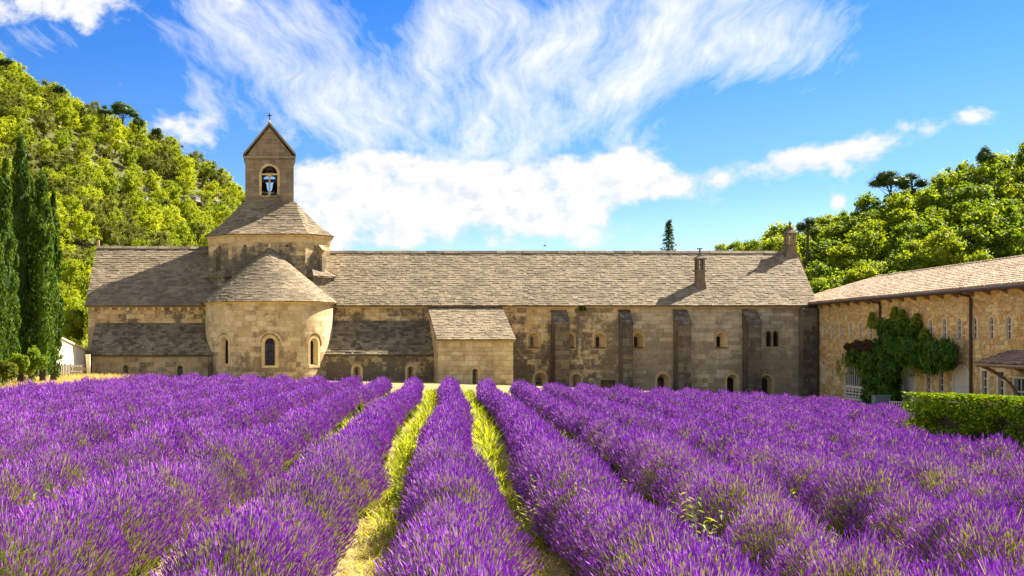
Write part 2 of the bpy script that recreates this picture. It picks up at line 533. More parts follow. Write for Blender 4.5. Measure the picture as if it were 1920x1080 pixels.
def ground_mat():
    m, nt, b = new_mat('field_soil')
    P, *_ = piece_random(nt)
    n1 = nt.noise(P, 0.25, 5, 0.6)
    n2 = nt.noise(P, 9.0, 6, 0.7)
    n3 = nt.noise(P, 2.0, 6, 0.7)
    c = nt.mix(nt.rng(n3, 0.35, 0.65), (0.20, 0.145, 0.07), (0.36, 0.275, 0.13))
    c = nt.mix(nt.rng(n1, 0.40, 0.70, 0.1, 0.75), c, (0.26, 0.24, 0.05))
    c = nt.mix(0.7, c, nt.ramp(n2, [(0.25, (0.4, 0.4, 0.4)), (0.75, (1.35, 1.35, 1.35))]), 'MULTIPLY')
    nt.set(b.inputs['Base Color'], c)
    bump(nt, b, n2, 0.8, 0.06)
    return m


M['soil'] = ground_mat()
M['hill'] = plain('hill_scrub', (0.12, 0.12, 0.035), 0.95, 0.35, 0.6)

# ------------------------------------------------------------------ the lie of the land
ROW = (math.sin(R(8.8)), math.cos(R(8.8)))           # lavender rows run this way


def uv_of(X, Y):
    return X * ROW[1] - Y * ROW[0], X * ROW[0] + Y * ROW[1]


def at_uv(u, v):
    return u * ROW[1] + v * ROW[0], -u * ROW[0] + v * ROW[1]


def ground(X, Y):
    X, Y = np.asarray(X, float), np.asarray(Y, float)
    u, v = uv_of(X, Y)
    uu = np.clip(u, -30, 30)
    return -0.012 * (np.clip(Y, -20, 95) - 11) - np.where(uu > 0, 0.042, 0.014) * uu * np.clip(Y / 30, 0.3, 1)


def hill_left(X, Y):
    wob = 1.3 * np.sin(X * .17 + Y * .05) + 1.0 * np.sin(Y * .13 - X * .06)
    r = np.clip((Y - 97) / 113, 0, 1)
    return r * (0.554 * np.maximum(46 - X, 0) + 3.6 * np.exp(-((X + 30) / 16) ** 2)) - 3.2 + wob * np.clip(r * 3, 0, 1) - .5 * np.maximum(Y - 214, 0)


def hill_right(X, Y):
    wob = 0.8 * np.sin(X * .2 + Y * .08) + .7 * np.sin(Y * .16 - X * .1)
    r = np.clip((Y - 100) / 50, 0, 1)
    return r * (15.2 + .305 * (X - 58.6)) * np.clip((X - 36) / 20, 0, 1) - 5.4 + wob * np.clip(r * 3, 0, 1) - .6 * np.maximum(Y - 152, 0)


def build_land():
    xs = np.concatenate([[-2500, -900, -300, -120], np.arange(-60, 80.1, 2.0), [140, 300, 900, 2500]])
    ys = np.concatenate([[-400, -120, -30], np.arange(-6, 60, 1.5), np.arange(60, 130.1, 4), [200, 500, 1500, 4000]])
    X, Y = np.meshgrid(xs, ys)
    Z = ground(X, Y)
    mb = MB()
    mb.grid(np.stack([X, Y, Z], -1))
    mb.build('ground', M['soil'], smooth=True, kind='structure')
    for nm, fn, x0, x1, y0, y1 in (('hillside', hill_left, -150, 60, 92, 290), ('hillside', hill_right, 36, 190, 96, 260)):
        X, Y = np.meshgrid(np.arange(x0, x1, 3.0), np.arange(y0, y1, 3.0))
        mb = MB()
        mb.grid(np.stack([X, Y, fn(X, Y)], -1))
        mb.build(nm, M['hill'], smooth=True, kind='structure')


build_land()


# ------------------------------------------------------------------ masonry
def plane_map(O, U, N):
    O, U, N = (np.array(tuple(v), float) for v in (O, U, N))

    def f(u, v, w):
        u, v, w = np.broadcast_arrays(np.asarray(u, float), v, w)
        return O + u[..., None] * U + w[..., None] * N + v[..., None] * np.array([0, 0, 1.0])
    return f


def cyl_map(cx, cy, rad):
    def f(u, v, w):
        u, v, w = np.broadcast_arrays(np.asarray(u, float), v, w)
        a = u / rad
        return np.stack([cx + (rad + w) * np.sin(a), cy - (rad + w) * np.cos(a), v + 0 * a], -1)
    return f


def op_half(o, v, grow):
    """half width of an opening (grown by GROW) at height v; 0 outside"""
    a = o['w'] / 2 + grow
    lo, hi = o['v'] - (0.05 if o.get('sill', True) else 0), o['v'] + o['h'] + grow
    if v < lo or v > hi: return 0.0
    if o.get('kind', 'arch') == 'rect': return a
    sp = o['v'] + o['h'] - o['w'] / 2
    if v <= sp: return a
    return math.sqrt(max(a * a - (v - sp) ** 2, 0.0))


def spans(u0, u1, ops, v, grow, v1=None):
    cut = []
    for o in ops:
        hw = op_half(o, v, grow) if v1 is None else max(op_half(o, v + (v1 - v) * k / 4, grow) for k in range(5))
        if hw > 0: cut.append((o['u'] - hw, o['u'] + hw))
    cut.sort()
    res, a = [], u0
    for c0, c1 in cut:
        if c0 > a: res.append((a, min(c0, u1)))
        a = max(a, c1)
    if a < u1: res.append((a, u1))
    return [(p, q) for p, q in res if q - p > 0.02]


def masonry(fmap, u0, u1, v0, v1, ops, course, length, parts, mortar_mb, stone_m, proud=0.02, step=0.07, curve=0.0, seed=0, top=None, rough=0.0):
    """mortar bed with the openings cut out, and one box per stone collected in PARTS; top(u) limits the height"""
    rg = random.Random(seed)
    n = max(1, round((v1 - v0) / step))
    for i in range(n):
        a, b = v0 + (v1 - v0) * i / n, v0 + (v1 - v0) * (i + 1) / n
        for p, q in spans(u0, u1, ops, (a + b) / 2, 0.05):
            k = max(1, int((q - p) / curve)) if curve else 1
            uu = np.linspace(p, q, k + 1)
            if top is not None:
                uu = np.array([x for x in np.linspace(p, q, 40) if top(x) >= b])
                if len(uu) < 2: continue
            P = np.stack([fmap(uu, a, 0.0), fmap(uu, b, 0.0)], 0)
            mortar_mb.grid(P)
    v = v0
    while v < v1 - 0.05:
        h = min(course * rg.uniform(0.82 - rough * .3, 1.2 + rough * .4), v1 - v)
        if v1 - v - h < course * 0.4: h = v1 - v
        for p, q in spans(u0, u1, ops, v + 0.01, 0.12, v + h - 0.01):
            u = p
            while u < q - 0.01:
                L = length * rg.uniform(0.55 - rough * .2, 1.5 + rough * .6)
                if q - u - L < length * 0.5: L = q - u
                if curve: L = min(L, 1.0)
                e = min(u + L, q)
                if top is None or (top(u) >= v + h and top(e) >= v + h):
                    w = proud + rg.uniform(-0.005, 0.006) * (1 + 2.5 * rough)
                    g = 0.009
                    j = lambda: rg.uniform(-0.0025, 0.0025) * (1 + 8 * rough)
                    fu = np.array([u + g + j(), e - g + j(), e - g + j(), u + g + j()])
                    fv = np.array([v + g + j(), v + g + j(), v + h - g + j(), v + h - g + j()])
                    fr = fmap(fu, fv, np.array([w + j(), w + j(), w + j(), w + j()]))
                    bk = fmap(np.array([u + .004, e - .004, e - .004, u + .004]), np.array([v + .004, v + .004, v + h - .004, v + h - .004]), -0.06)
                    if curve:                         # a stone of a round wall is cut to the curve
                        w = proud + rg.uniform(-.002, .002)
                        g = .006
                        uu = np.linspace(u + g, e - g, 4)
                        lo_, hi_ = v + g, v + h - g
                        C16 = np.vstack([fmap(uu, lo_, w), fmap(uu, hi_, w), fmap(uu, lo_, -.06), fmap(uu, hi_, -.06)])
                        parts.append((L * h, C16, stone_m))
                    else:
                        parts.append((L * h, np.vstack([fr, bk]), stone_m))
                u = e
        v += h


def flush_stones(parts, wall, limit, name='stone', mass='small_stones'):
    """the LIMIT largest become objects of their own, the rest one part of kind stuff"""
    parts.sort(key=lambda p: -p[0])
    q8 = np.array([[0, 1, 2, 3], [7, 6, 5, 4], [0, 4, 5, 1], [1, 5, 6, 2], [2, 6, 7, 3], [3, 7, 4, 0]])
    q16 = np.array([[i, i + 1, i + 5, i + 4] for i in range(3)] + [[i + 4, i + 5, i + 13, i + 12] for i in range(3)] + [[i + 1, i, i + 8, i + 9] for i in range(3)] + [[0, 4, 12, 8], [3, 11, 15, 7]])
    q_of = lambda C: q16 if len(C) == 16 else q8
    for a, C, m in parts[:limit]:
        c = C.mean(0)
        me = bpy.data.meshes.new(name)
        me.from_pydata((C - c).tolist(), [], q_of(C).tolist())
        me.materials.append(m)
        o = link(name, me, wall)
        o.location = c
    rest = parts[limit:]
    if rest:
        mb = MB()
        for k in (8, 16):
            Cs = [C for _, C, _ in rest if len(C) == k]
            if Cs:
                Cs = np.stack(Cs)
                q = q_of(Cs[0])
                mb.add(Cs.reshape(-1, 3), (q[None] + (np.arange(len(Cs)) * k)[:, None, None]).reshape(-1, 4))
        mb.build(mass, rest[0][2], wall, kind='stuff')


def arch_pts(w, h, n=10, kind='arch', du=0.0):
    a = w / 2
    if kind == 'rect': return [(-a + du, 0), (-a + du, h), (a + du, h), (a + du, 0)]
    if kind == 'lancet':
        sp = h - a * 1.7
        P = [(-a + du, 0)]
        for k in range(n // 2 + 1):
            t = k / (n // 2)
            an = math.acos(1 - t * .5) if False else t * math.acos(0.5 / 1.5 * 1.5 - 0.0 - 0.0) if False else t
            P.append((-a + a * t ** 1.0 * (0.35 + .65 * t) + du, sp + (h - sp) * (1 - (1 - t) ** 1.6)))
        Q = [(2 * du - x, y) for x, y in reversed(P[:-1])]
        return P + Q
    sp = h - a
    return [(-a + du, 0)] + [(-a * math.cos(math.pi * k / n) + du, sp + a * math.sin(math.pi * k / n)) for k in range(n + 1)] + [(a + du, 0)]


def window(fmap, o, parent, trim, glass=None, bars=None, name='window', flat=True):
    """dressed surround with a splayed reveal, pane at its back, bars; frame FMAP, opening O"""
    u, v, w, h = o['u'], o['v'], o['w'], o['h']
    ring, dep, kind = o.get('ring', 0.18), o.get('depth', 0.35), o.get('kind', 'arch')
    sw, sh = o.get('slit', (w, h))
    sdu, sdv = o.get('slit_off', (0.0, 0.0))
    inner, outer = arch_pts(w, h, 10, kind), arch_pts(w + 2 * ring, h + ring, 10, kind)
    slit = arch_pts(sw, sh, 10, kind, sdu)
    pr = o.get('proud', 0.045)
    A = np.array([u + p[0] for p in inner]); Av = np.array([v + p[1] for p in inner])
    B = np.array([u + p[0] for p in outer]); Bv = np.array([v + p[1] for p in outer])
    S = np.array([u + p[0] for p in slit]); Sv = np.array([v + sdv + p[1] for p in slit])
    mb = MB()
    if ring > 0:
        mb.grid(np.stack([fmap(B, Bv, -0.05), fmap(B, Bv, pr), fmap(A, Av, pr)], 0))
    cl = lambda P: np.concatenate([P, P[:1]])
    mb.grid(np.stack([fmap(cl(A), cl(Av), pr), fmap(cl(S), cl(Sv), -dep)], 0))
    if o.get('sillbox', True):
        fr = fmap(np.array([u - w / 2 - ring * .8, u + w / 2 + ring * .8] * 2)[[0, 1, 1, 0]] if False else np.array([u - w / 2 - ring * .8, u + w / 2 + ring * .8, u + w / 2 + ring * .8, u - w / 2 - ring * .8]), np.array([v - .16, v - .16, v - .003, v - .003]), pr + .04)
        bk = fmap(np.array([u - w / 2 - ring * .8, u + w / 2 + ring * .8, u + w / 2 + ring * .8, u - w / 2 - ring * .8]), np.array([v - .16, v - .16, v - .003, v - .003]), -0.05)
        mb.boxes([np.vstack([fr, bk])])
    fo = mb.build(name, trim, parent)
    g = MB()
    g.poly(fmap(S, Sv, -dep + 0.004))
    g.build('pane', glass or M['glass'], fo)
    if bars:
        nu, nv, bm, th = bars
        b = MB()
        def bar(u0, u1, v0, v1):
            fr = fmap(np.array([u0, u1, u1, u0]), np.array([v0, v0, v1, v1]), -dep + 0.05)
            bk = fmap(np.array([u0, u1, u1, u0]), np.array([v0, v0, v1, v1]), -dep + 0.008)
            b.boxes([np.vstack([fr, bk])])
        spring = sh - sw / 2 if kind == 'arch' else sh
        for k in range(1, nu):
            x = -sw / 2 + sw * k / nu
            top = spring + math.sqrt(max(sw * sw / 4 - x * x, 0)) if kind == 'arch' else sh
            bar(u + sdu + x - th / 2, u + sdu + x + th / 2, v + sdv, v + sdv + top - .02)
        for k in range(1, nv):
            y = sh * k / nv
            hw = sw / 2 if y <= spring else math.sqrt(max(sw * sw / 4 - (y - spring) ** 2, 0))
            bar(u + sdu - hw, u + sdu + hw, v + sdv + y - th / 2, v + sdv + y + th / 2)
        b.build('glazing_bars', bm, fo)
    return fo


def slates(mb, P, length_at, slope, course=0.28, wid=(0.18, 0.50), th=0.05, seed=0, m=0, skip=None):
    """courses of rough stone slates laid on the surface P(s,t), s along the eave 0..1, t up the slope 0..1"""
    rg = np.random.default_rng(seed)
    n = max(3, round(slope / course))
    C = []
    for i in range(n):
        t0, t1 = i / n, min(1.0, (i + 1.55) / n)
        L = max(length_at((t0 + t1) / 2), 0.05)
        k = max(3, int(L / (sum(wid) / 2)))
        w = rg.uniform(wid[0], wid[1], k)
        s = np.concatenate([[0], np.cumsum(w) / w.sum()])
        s0, s1 = s[:-1] + 0.006 / L, s[1:] - 0.006 / L
        if skip is not None:
            ok = ~skip((s0 + s1) / 2, t0)
            s0, s1 = s0[ok], s1[ok]
            if not len(s0): continue
            k = len(s0)
        jt = rg.uniform(-0.13, 0.13, k) / n
        hb = th * rg.uniform(0.7, 1.3, k)
        def pt(s, t): return P(s, np.clip(t, -0.02, 1.0))
        a, b, c, d = pt(s0, t0 + jt), pt(s1, t0 + jt + rg.uniform(-.06, .06, k) / n), pt(s1, t1 + 0 * s1), pt(s0, t1 + 0 * s0)
        e1, e2 = b - a, d - a
        N = np.cross(e1, e2)
        N /= np.maximum(np.linalg.norm(N, axis=1, keepdims=True), 1e-6)
        N[N[:, 2] < 0] *= -1
        hb2 = hb * rg.uniform(.75, 1.25, k)
        top = np.stack([a + N * hb[:, None], b + N * hb2[:, None], c + N * .012, d + N * .012], 1)
        bot = np.stack([a - N * .01, b - N * .01, c - N * .03, d - N * .03], 1)
        C.append(np.concatenate([top, bot], 1))
    mb.boxes(np.concatenate(C), m)


def quad_surf(A, B, C, D):
    """bottom left, bottom right, top right, top left"""
    A, B, C, D = (np.array(tuple(p), float) for p in (A, B, C, D))

    def P(s, t):
        s, t = np.broadcast_arrays(np.asarray(s, float), t)
        s, t = s[..., None], t[..., None]
        return (A * (1 - s) + B * s) * (1 - t) + (D * (1 - s) + C * s) * t
    return P, (lambda t: np.linalg.norm((B - A) * (1 - t) + (C - D) * t)), np.linalg.norm((D + C) / 2 - (A + B) / 2)


def slate_quad(A, B, C, D, parent, mat, name='roof', seed=0, deck=0.14, course=0.28, skip=None, m_deck=None):
    P, L, S = quad_surf(A, B, C, D)
    mb = MB()
    q = [np.array(tuple(p), float) for p in (A, B, C, D)]
    N = np.cross(q[1] - q[0], q[3] - q[0])
    N /= np.linalg.norm(N)
    if N[2] < 0: N = -N
    mb.prism(q, -N * deck)
    r = mb.build(name, m_deck or mat, parent)
    sb = MB()
    slates(sb, P, L, S, course, seed=seed, skip=skip)
    sb.build('slates', mat, r, kind='stuff')
    return r


def ridge(parent, A, B, mat, seed=0, w=0.34, h=0.07):
    A, B = Vector(A), Vector(B)
    L = (B - A).length
    d = (B - A) / L
    s = Vector((d.y, -d.x, 0)).normalized()
    rg = random.Random(seed)
    mb, x = MB(), 0.0
    while x < L - .05:
        l = min(rg.uniform(.5, 1.0), L - x)
        hh, ww = h * rg.uniform(.85, 1.15), w * rg.uniform(.9, 1.1)
        a, b = A + d * (x + .01), A + d * (x + l - .01)
        C = [a - s * ww - Vector((0, 0, .16)), a + s * ww - Vector((0, 0, .16)), a + s * .12 + Vector((0, 0, hh)), a - s * .12 + Vector((0, 0, hh)),
             b - s * ww - Vector((0, 0, .16)), b + s * ww - Vector((0, 0, .16)), b + s * .12 + Vector((0, 0, hh)), b - s * .12 + Vector((0, 0, hh))]
        mb.boxes([[tuple(p) for p in C]])
        x += l
    mb.build('ridge_stones', mat, parent, kind='stuff')


FY = 87.5                                             # depth of the long wall plane


def FX(px): return (px - CX) / 24.0
def FZ(py): return EYE + (HY - py) / 24.0


GZ = -3.0                                             # walls go down below the soil

# ================================================================== the church: transept, apse, crossing tower, bell tower
church = thing('church', (-0.6, 88, -1), 'stone church with round apse under a conical roof, crossing tower and bell tower', 'church')
ch_stones = []
# --- transept
TX0, TX1, EZ = -14.8, -5.4, 5.05
tw = MB()
fm = plane_map((0, FY, 0), (1, 0, 0), (0, -1, 0))
masonry(fm, TX0, -4.6, 3.3, EZ, [], 0.34, 0.72, ch_stones, tw, M['nave'], seed=1)
tw.poly([(TX0, FY, GZ), (TX0, 100, GZ), (TX0, 100, 5.0), (TX0 - .1, 93.5, 9.85), (TX0, FY, 5.0)])
tw.poly([(TX0, 100, GZ), (-4.6, 100, GZ), (-4.6, 100, 5.0), (TX0, 100, 5.0)])
tw.poly([(TX0, FY, GZ), (-4.6, FY, GZ), (-4.6, FY, 3.3), (TX0, FY, 3.3)])
t_wall = tw.build('transept_wall', M['mortar'], church)
rt = slate_quad((TX0 - .15, FY - .45, 4.98), (-4.0, FY - .45, 4.98), (-4.0, 93.5, 10.02), (TX0 - .28, 93.5, 10.02), church, M['slate'], 'transept_roof', 3)
mb = MB(); mb.prism([(TX0 - .28, 93.5, 10.02), (-4.0, 93.5, 10.02), (-4.0, 100.4, 4.9), (TX0 - .15, 100.4, 4.9)], (0, -.05, -.12)); mb.build('rear_roof', M['slate'], church)
ridge(rt, (TX0 - .28, 93.5, 10.08), (-4.0, 93.5, 10.02), M['slate'], 4)
mb = MB(); mb.box(TX0 - .22, TX0 - .05, 93.42, 93.58, 10.1, 10.62); mb.build('finial', M['trim'], church)
mb = MB(); mb.box(TX0 - .05, -5.3, FY - .30, FY - .05, 4.84, 4.955); mb.build('cornice', M['trim'], church)
for k in range(14):
    x = TX0 + .35 + k * .675
    mb = MB(); mb.box(x, x + .22, FY - .26, FY - .03, 4.60, 4.835)
    mb.build('corbel', M['trim'], church)
# --- left chapel (lean-to)
CY = 84.9
ops = [dict(u=FX(236) + .42, v=-.55, w=.42, h=.98, ring=.20, depth=.4, slit=(.2, .8)), dict(u=FX(338) + .33, v=-.60, w=.42, h=.98, ring=.20, depth=.4, slit=(.2, .8))]
ops[0]['u'] = (236 - CX) / 24.73; ops[1]['u'] = (338 - CX) / 24.73
cw = MB()
fm = plane_map((0, CY, 0), (1, 0, 0), (0, -1, 0))
masonry(fm, -14.05, -5.0, -2.0, 1.20, ops, 0.32, 0.66, ch_stones, cw, M['chapel'], seed=2)
cw.poly([(-14.05, CY, GZ), (-14.05, FY, GZ), (-14.05, FY, 3.5), (-14.05, CY, 1.2)])
c_wall = cw.build('chapel_wall', M['mortar'], church)
for o in ops: window(fm, o, c_wall, M['chapel'])
slate_quad((-14.2, CY - .25, 1.16), (-4.9, CY - .25, 1.16), (-4.9, FY - .02, 3.62), (-14.2, FY - .02, 3.62), church, M['slate_shaded'], 'chapel_roof', 5, course=.25)
mb = MB(); mb.box(-5.62, -5.22, CY - .45, CY, GZ, 1.0); mb.build('corner_pier', M['chapel'], church)
# --- right chapel (lean-to between apse and annex)
ops = [dict(u=(669 - CX) / 24.73, v=-.68, w=.56, h=1.0, ring=.17, depth=.4, slit=(.2, .85)), dict(u=(770 - CX) / 24.73, v=-.68, w=.50, h=1.0, ring=.17, depth=.4, slit=(.2, .85))]
cw = MB()
masonry(fm, 3.4, 11.9, -2.4, 1.24, ops, 0.33, 0.68, ch_stones, cw, M['nave'], seed=6)
c_wall2 = cw.build('chapel_wall', M['mortar'], church)
for o in ops: window(fm, o, c_wall2, M['trim'])
slate_quad((3.3, CY - .25, 1.20), (12.0, CY - .25, 1.20), (12.0, FY - .02, 3.80), (3.3, FY - .02, 3.80), church, M['slate_shaded'], 'chapel_roof', 7, course=.25)
# --- apse
AX, AY, AR = -0.63, 87.3, 4.95
fa = cyl_map(AX, AY, AR)
ops = [dict(u=R(-42) * AR, v=.45, w=.80, h=2.05, ring=.22, depth=.27, slit=(.34, 1.75), slit_off=(0, .10)),
       dict(u=R(1.0) * AR, v=.42, w=.80, h=2.05, ring=.22, depth=.35, slit=(.74, 1.98), slit_off=(0, .02)),
       dict(u=R(43) * AR, v=.40, w=.80, h=2.05, ring=.22, depth=.27, slit=(.34, 1.75), slit_off=(0, .10))]
aw = MB()
masonry(fa, -R(93) * AR, R(93) * AR, -2.2, 5.16, ops, 0.36, 0.74, ch_stones, aw, M['apse'], proud=.010, curve=.3, seed=8)
a_wall = aw.build('apse_wall', M['mortar'], church)
for o in ops:
    window(fa, o, a_wall, M['trim'], bars=(3, 6, M['iron'], .03))
    mb = MB()                                         # hood mould over the arch
    sp = o['v'] + o['h'] - o['w'] / 2
    for r0, r1, pr in ((.74, .86, .10),):
        th = np.linspace(R(-8), R(188), 20)
        g = [fa(o['u'] + r * np.cos(th), sp + r * np.sin(th), w_) for r, w_ in ((r1, -.03), (r1, pr), (r0, pr), (r0, -.03))]
        mb.grid(np.stack(g, 0))
    mb.build('hood_mould', M['apse'], a_wall)
th = np.linspace(-R(96), R(96), 49)
mb = MB()
P = np.stack([np.stack([AX + r * np.sin(th), AY - r * np.cos(th), 0 * th + z], -1) for r, z in ((AR - .02, 4.98), (AR + .16, 5.12), (AR + .20, 5.30))], 0)
mb.grid(P)
mb.build('cornice', M['trim'], church)
APEX = np.array([AX, AY + .9, 9.62])
RE = AR + .36


def cone(s, t):
    s, t = np.broadcast_arrays(np.asarray(s, float), t)
    a = -R(104) + R(208) * s
    base = np.stack([AX + RE * np.sin(a), AY - RE * np.cos(a), 0 * a + 5.22], -1)
    tt = t[..., None]
    sag = (0.10 * np.sin(np.pi * t) + .12 * (1 - t) ** 6)[..., None] * np.array([0, 0, 1.0])
    return base * (1 - tt) + APEX * tt - sag * np.array([0, 0, .6])


mb = MB()
s_ = np.linspace(0, 1, 61)
mb.grid(np.stack([cone(s_, t) for t in np.linspace(0, 1, 9)], 0) - np.array([0, 0, .03]))
mb.prism([(AX, AY + .9, 9.55), (AX + 4.4, AY + .4, 5.9), (AX + 4.4, 89.5, 5.9), (AX, 89.5, 9.6)], (0, 0, -.1))
mb.prism([(AX, AY + .9, 9.55), (AX - 4.4, AY + .4, 5.9), (AX - 4.4, 89.5, 5.9), (AX, 89.5, 9.6)], (0, 0, -.1))
ar = mb.build('apse_roof', M['slate'], church)
mb = MB()
slates(mb, cone, lambda t: RE * R(208) * (1 - t), 6.8, 0.19, (.22, .6), .04, 9)
mb.build('slates', M['slate'], ar, kind='stuff')
mb = MB(); mb.lathe([(.16, -.15), (.13, .1), (.05, .3), (0.001, .36)], tuple(APEX), 8); mb.build('cap_stone', M['trim'], church)
# --- crossing tower: octagon with short chamfers
TCX, TCY, TH, TF = -0.66, 93.5, 4.9, 2.85
octo = [(-TF, -TH), (TF, -TH), (TH, -TF), (TH, TF), (TF, TH), (-TF, TH), (-TH, TF), (-TH, -TF)]
tow = MB()
fmf = plane_map((TCX, TCY - TH, 0), (1, 0, 0), (0, -1, 0))
masonry(fmf, -TF, TF, 6.0, 10.62, [], .38, .8, ch_stones, tow, M['tower'], seed=10)
for sg in (-1, 1):
    c = (TH - TF) * math.sqrt(2)
    n = Vector((sg, -1, 0)).normalized()
    U = Vector((1, sg, 0)).normalized() * 1.0
    mid = Vector((TCX + sg * (TH + TF) / 2, TCY - (TH + TF) / 2, 0))
    fmc = plane_map(mid, U, n)
    masonry(fmc, -c / 2, c / 2, 6.0, 10.62, [], .38, .75, ch_stones, tow, M['tower'], seed=11 + sg)
for i in range(2, 7):
    a, b = octo[i], octo[(i + 1) % 8]
    tow.poly([(TCX + a[0], TCY + a[1], 5.0), (TCX + b[0], TCY + b[1], 5.0), (TCX + b[0], TCY + b[1], 10.62), (TCX + a[0], TCY + a[1], 10.62)])
tow_w = tow.build('tower_wall', M['mortar'], church)
mb = MB()
for r0, r1, z0, z1 in ((.03, .10, 10.02, 10.45), (.12, .25, 10.455, 10.62)):
    for i in range(8):
        a, b = octo[i], octo[(i + 1) % 8]
        def o3(p, g, z):
            k = 1 + g / TH
            return (TCX + p[0] * k, TCY + p[1] * k, z)
        mb.boxes([[o3(a, r0, z0), o3(b, r0, z0), o3(b, r1, z1), o3(a, r1, z1), o3(a, -.2, z0), o3(b, -.2, z0), o3(b, -.2, z1), o3(a, -.2, z1)]])
mb.build('cornice', M['trim'], church)
BZ, BH = 13.55, 1.98


def tower_pt(p, t):
    """from the eave octagon to the belfry's square, flaring a little at the eave"""
    k = 1 + .32 / TH
    e = np.array([TCX + p[0] * k, TCY + p[1] * k, 10.66])
    m = max(abs(p[0]), abs(p[1])) / TH
    q = np.array([TCX + np.clip(p[0] / TF * 1.15, -1, 1) * BH * 1.06, TCY + np.clip(p[1] / TF * 1.15, -1, 1) * BH * 1.06, BZ])
    z = np.array([0, 0, -0.30 * math.sin(math.pi * t) * (1 - .4 * t)])
    return e * (1 - t) + q * t + z


tr = MB()
ts = np.linspace(0, 1, 7)
for i in range(8):
    a, b = octo[i], octo[(i + 1) % 8]
    tr.grid(np.stack([np.stack([tower_pt(a, t), tower_pt(b, t)]) for t in ts]) - np.array([0, 0, .02]))
tr.poly([(TCX + p[0] * 1.06, TCY + p[1] * 1.06, 10.635) for p in octo])
tr = tr.build('tower_roof', M['slate'], church)
sb = MB()
for i in (7, 0, 1, 2, 6, 3, 4, 5):
    a, b = octo[i], octo[(i + 1) % 8]

    def P(s, t, a=a, b=b):
        s, t = np.broadcast_arrays(np.asarray(s, float), t)
        out = []
        for ss, tt in zip(s, t):
            out.append(tower_pt(a, tt) * (1 - ss) + tower_pt(b, tt) * ss)
        return np.array(out)
    la = np.linalg.norm(np.array(a) - np.array(b))
    slates(sb, P, lambda t, la=la: la * (1 - t) + 1.2 * t, 4.3, .26, (.18, .5), .05, 20 + i)
sb.build('slates', M['slate'], tr, kind='stuff')
# corner blocks below the chamfers with little stone roofs, and the piers standing on them
for sg in (-1, 1):
    n = Vector((sg, -1, 0)).normalized()
    U = Vector((1, sg, 0)).normalized()
    mid = Vector((TCX + sg * (TH + TF) / 2, TCY - (TH + TF) / 2, 0))
    hw, pr = 1.15, .60
    def pt(u, w, z): return tuple(mid + U * u + n * w + Vector((0, 0, z)))
    mb = MB()
    mb.boxes([[pt(-hw, pr, 5.2), pt(hw, pr, 5.2), pt(hw, pr, 7.35), pt(-hw, pr, 7.35), pt(-hw, -.3, 5.2), pt(hw, -.3, 5.2), pt(hw, -.3, 7.35), pt(-hw, -.3, 7.35)]])
    bo = mb.build('corner_block', M['tower'], church)
    P, L, S = quad_surf(pt(-hw - .2, pr + .2, 7.36), pt(hw + .2, pr + .2, 7.36), pt(hw * .6, 0, 8.0), pt(-hw * .6, 0, 8.0))
    mb = MB()
    mb.prism([pt(-hw - .2, pr + .2, 7.36), pt(hw + .2, pr + .2, 7.36), pt(hw * .6, 0, 8.0), pt(-hw * .6, 0, 8.0)], (0, 0, -.1))
    mb.prism([pt(-hw - .2, pr + .2, 7.36), pt(-hw * .6, 0, 8.0), pt(-hw - .2, -.2, 7.36)], (0, 0, -.1))
    mb.prism([pt(hw + .2, pr + .2, 7.36), pt(hw * .6, 0, 8.0), pt(hw + .2, -.2, 7.36)], (0, 0, -.1))
    slates(mb, P, L, S, .2, seed=31)
    mb.build('corner_roof', M['slate'], church)
    pb = MB()
    u0 = .25 * sg
    def q(u, w, z): return pt(u0 + u, w, z)
    pb.boxes([[q(-.16, .42, 7.5), q(.16, .42, 7.5), q(.16, .42, 9.45), q(-.16, .42, 9.45), q(-.16, -.1, 7.5), q(.16, -.1, 7.5), q(.16, -.1, 9.95), q(-.16, -.1, 9.95)]])
    pi = pb.build('pier', M['tower'], church)
    pb = MB()
    pb.boxes([[q(-.23, .52, 9.46), q(.23, .52, 9.46), q(.23, .52, 9.54), q(-.23, .52, 9.54), q(-.23, -.02, 9.97), q(.23, -.02, 9.97), q(.23, -.02, 10.02), q(-.23, -.02, 10.02)]])
    pb.build('coping', M['trim'], pi)
for k, (x, z) in enumerate(((-1.9, 9.75), (-.1, 9.78), (1.45, 9.75))):
    mb = MB(); mb.box(TCX + x - .07, TCX + x + .07, TCY - TH - .05, TCY - TH - .02, z - .08, z + .08)
    mb.build('putlog_hole', M['iron'], tow_w)
# --- bell tower
BY0, BY1, BX0, BX1 = TCY - BH, TCY + BH, TCX - BH + .02, TCX + BH + .02
BCX = (BX0 + BX1) / 2
BE, BA = 17.25, 19.85
opb = [dict(u=.0, v=14.10, w=1.28, h=2.42, ring=.20, depth=.45)]
bw = MB()
fb = plane_map((BCX, BY0, 0), (1, 0, 0), (0, -1, 0))
masonry(fb, -BH, BH, BZ - .5, BE, opb, .34, .66, ch_stones, bw, M['belfry'], seed=40)
fbk = plane_map((BCX, BY1, 0), (1, 0, 0), (0, 1, 0))
masonry(fbk, -BH, BH, BZ - .5, BE, opb, .34, .66, [], bw, M['belfry'], seed=41)
for x in (BX0, BX1): bw.poly([(x, BY0, BZ - .5), (x, BY1, BZ - .5), (x, BY1, BE), (x, BY0, BE)])
gab = lambda u: BA - .12 - abs(u) * (BA - BE - .1) / (BH)
masonry(fb, -BH, BH, BE, BA - .3, [], .34, .66, ch_stones, bw, M['belfry'], seed=42, top=gab)
for y in (BY0 + .012, BY1): bw.poly([(BX0, y, BE), (BX1, y, BE), (BCX, y, BA - .1)])
b_wall = bw.build('bell_tower_wall', M['belfry'], church)
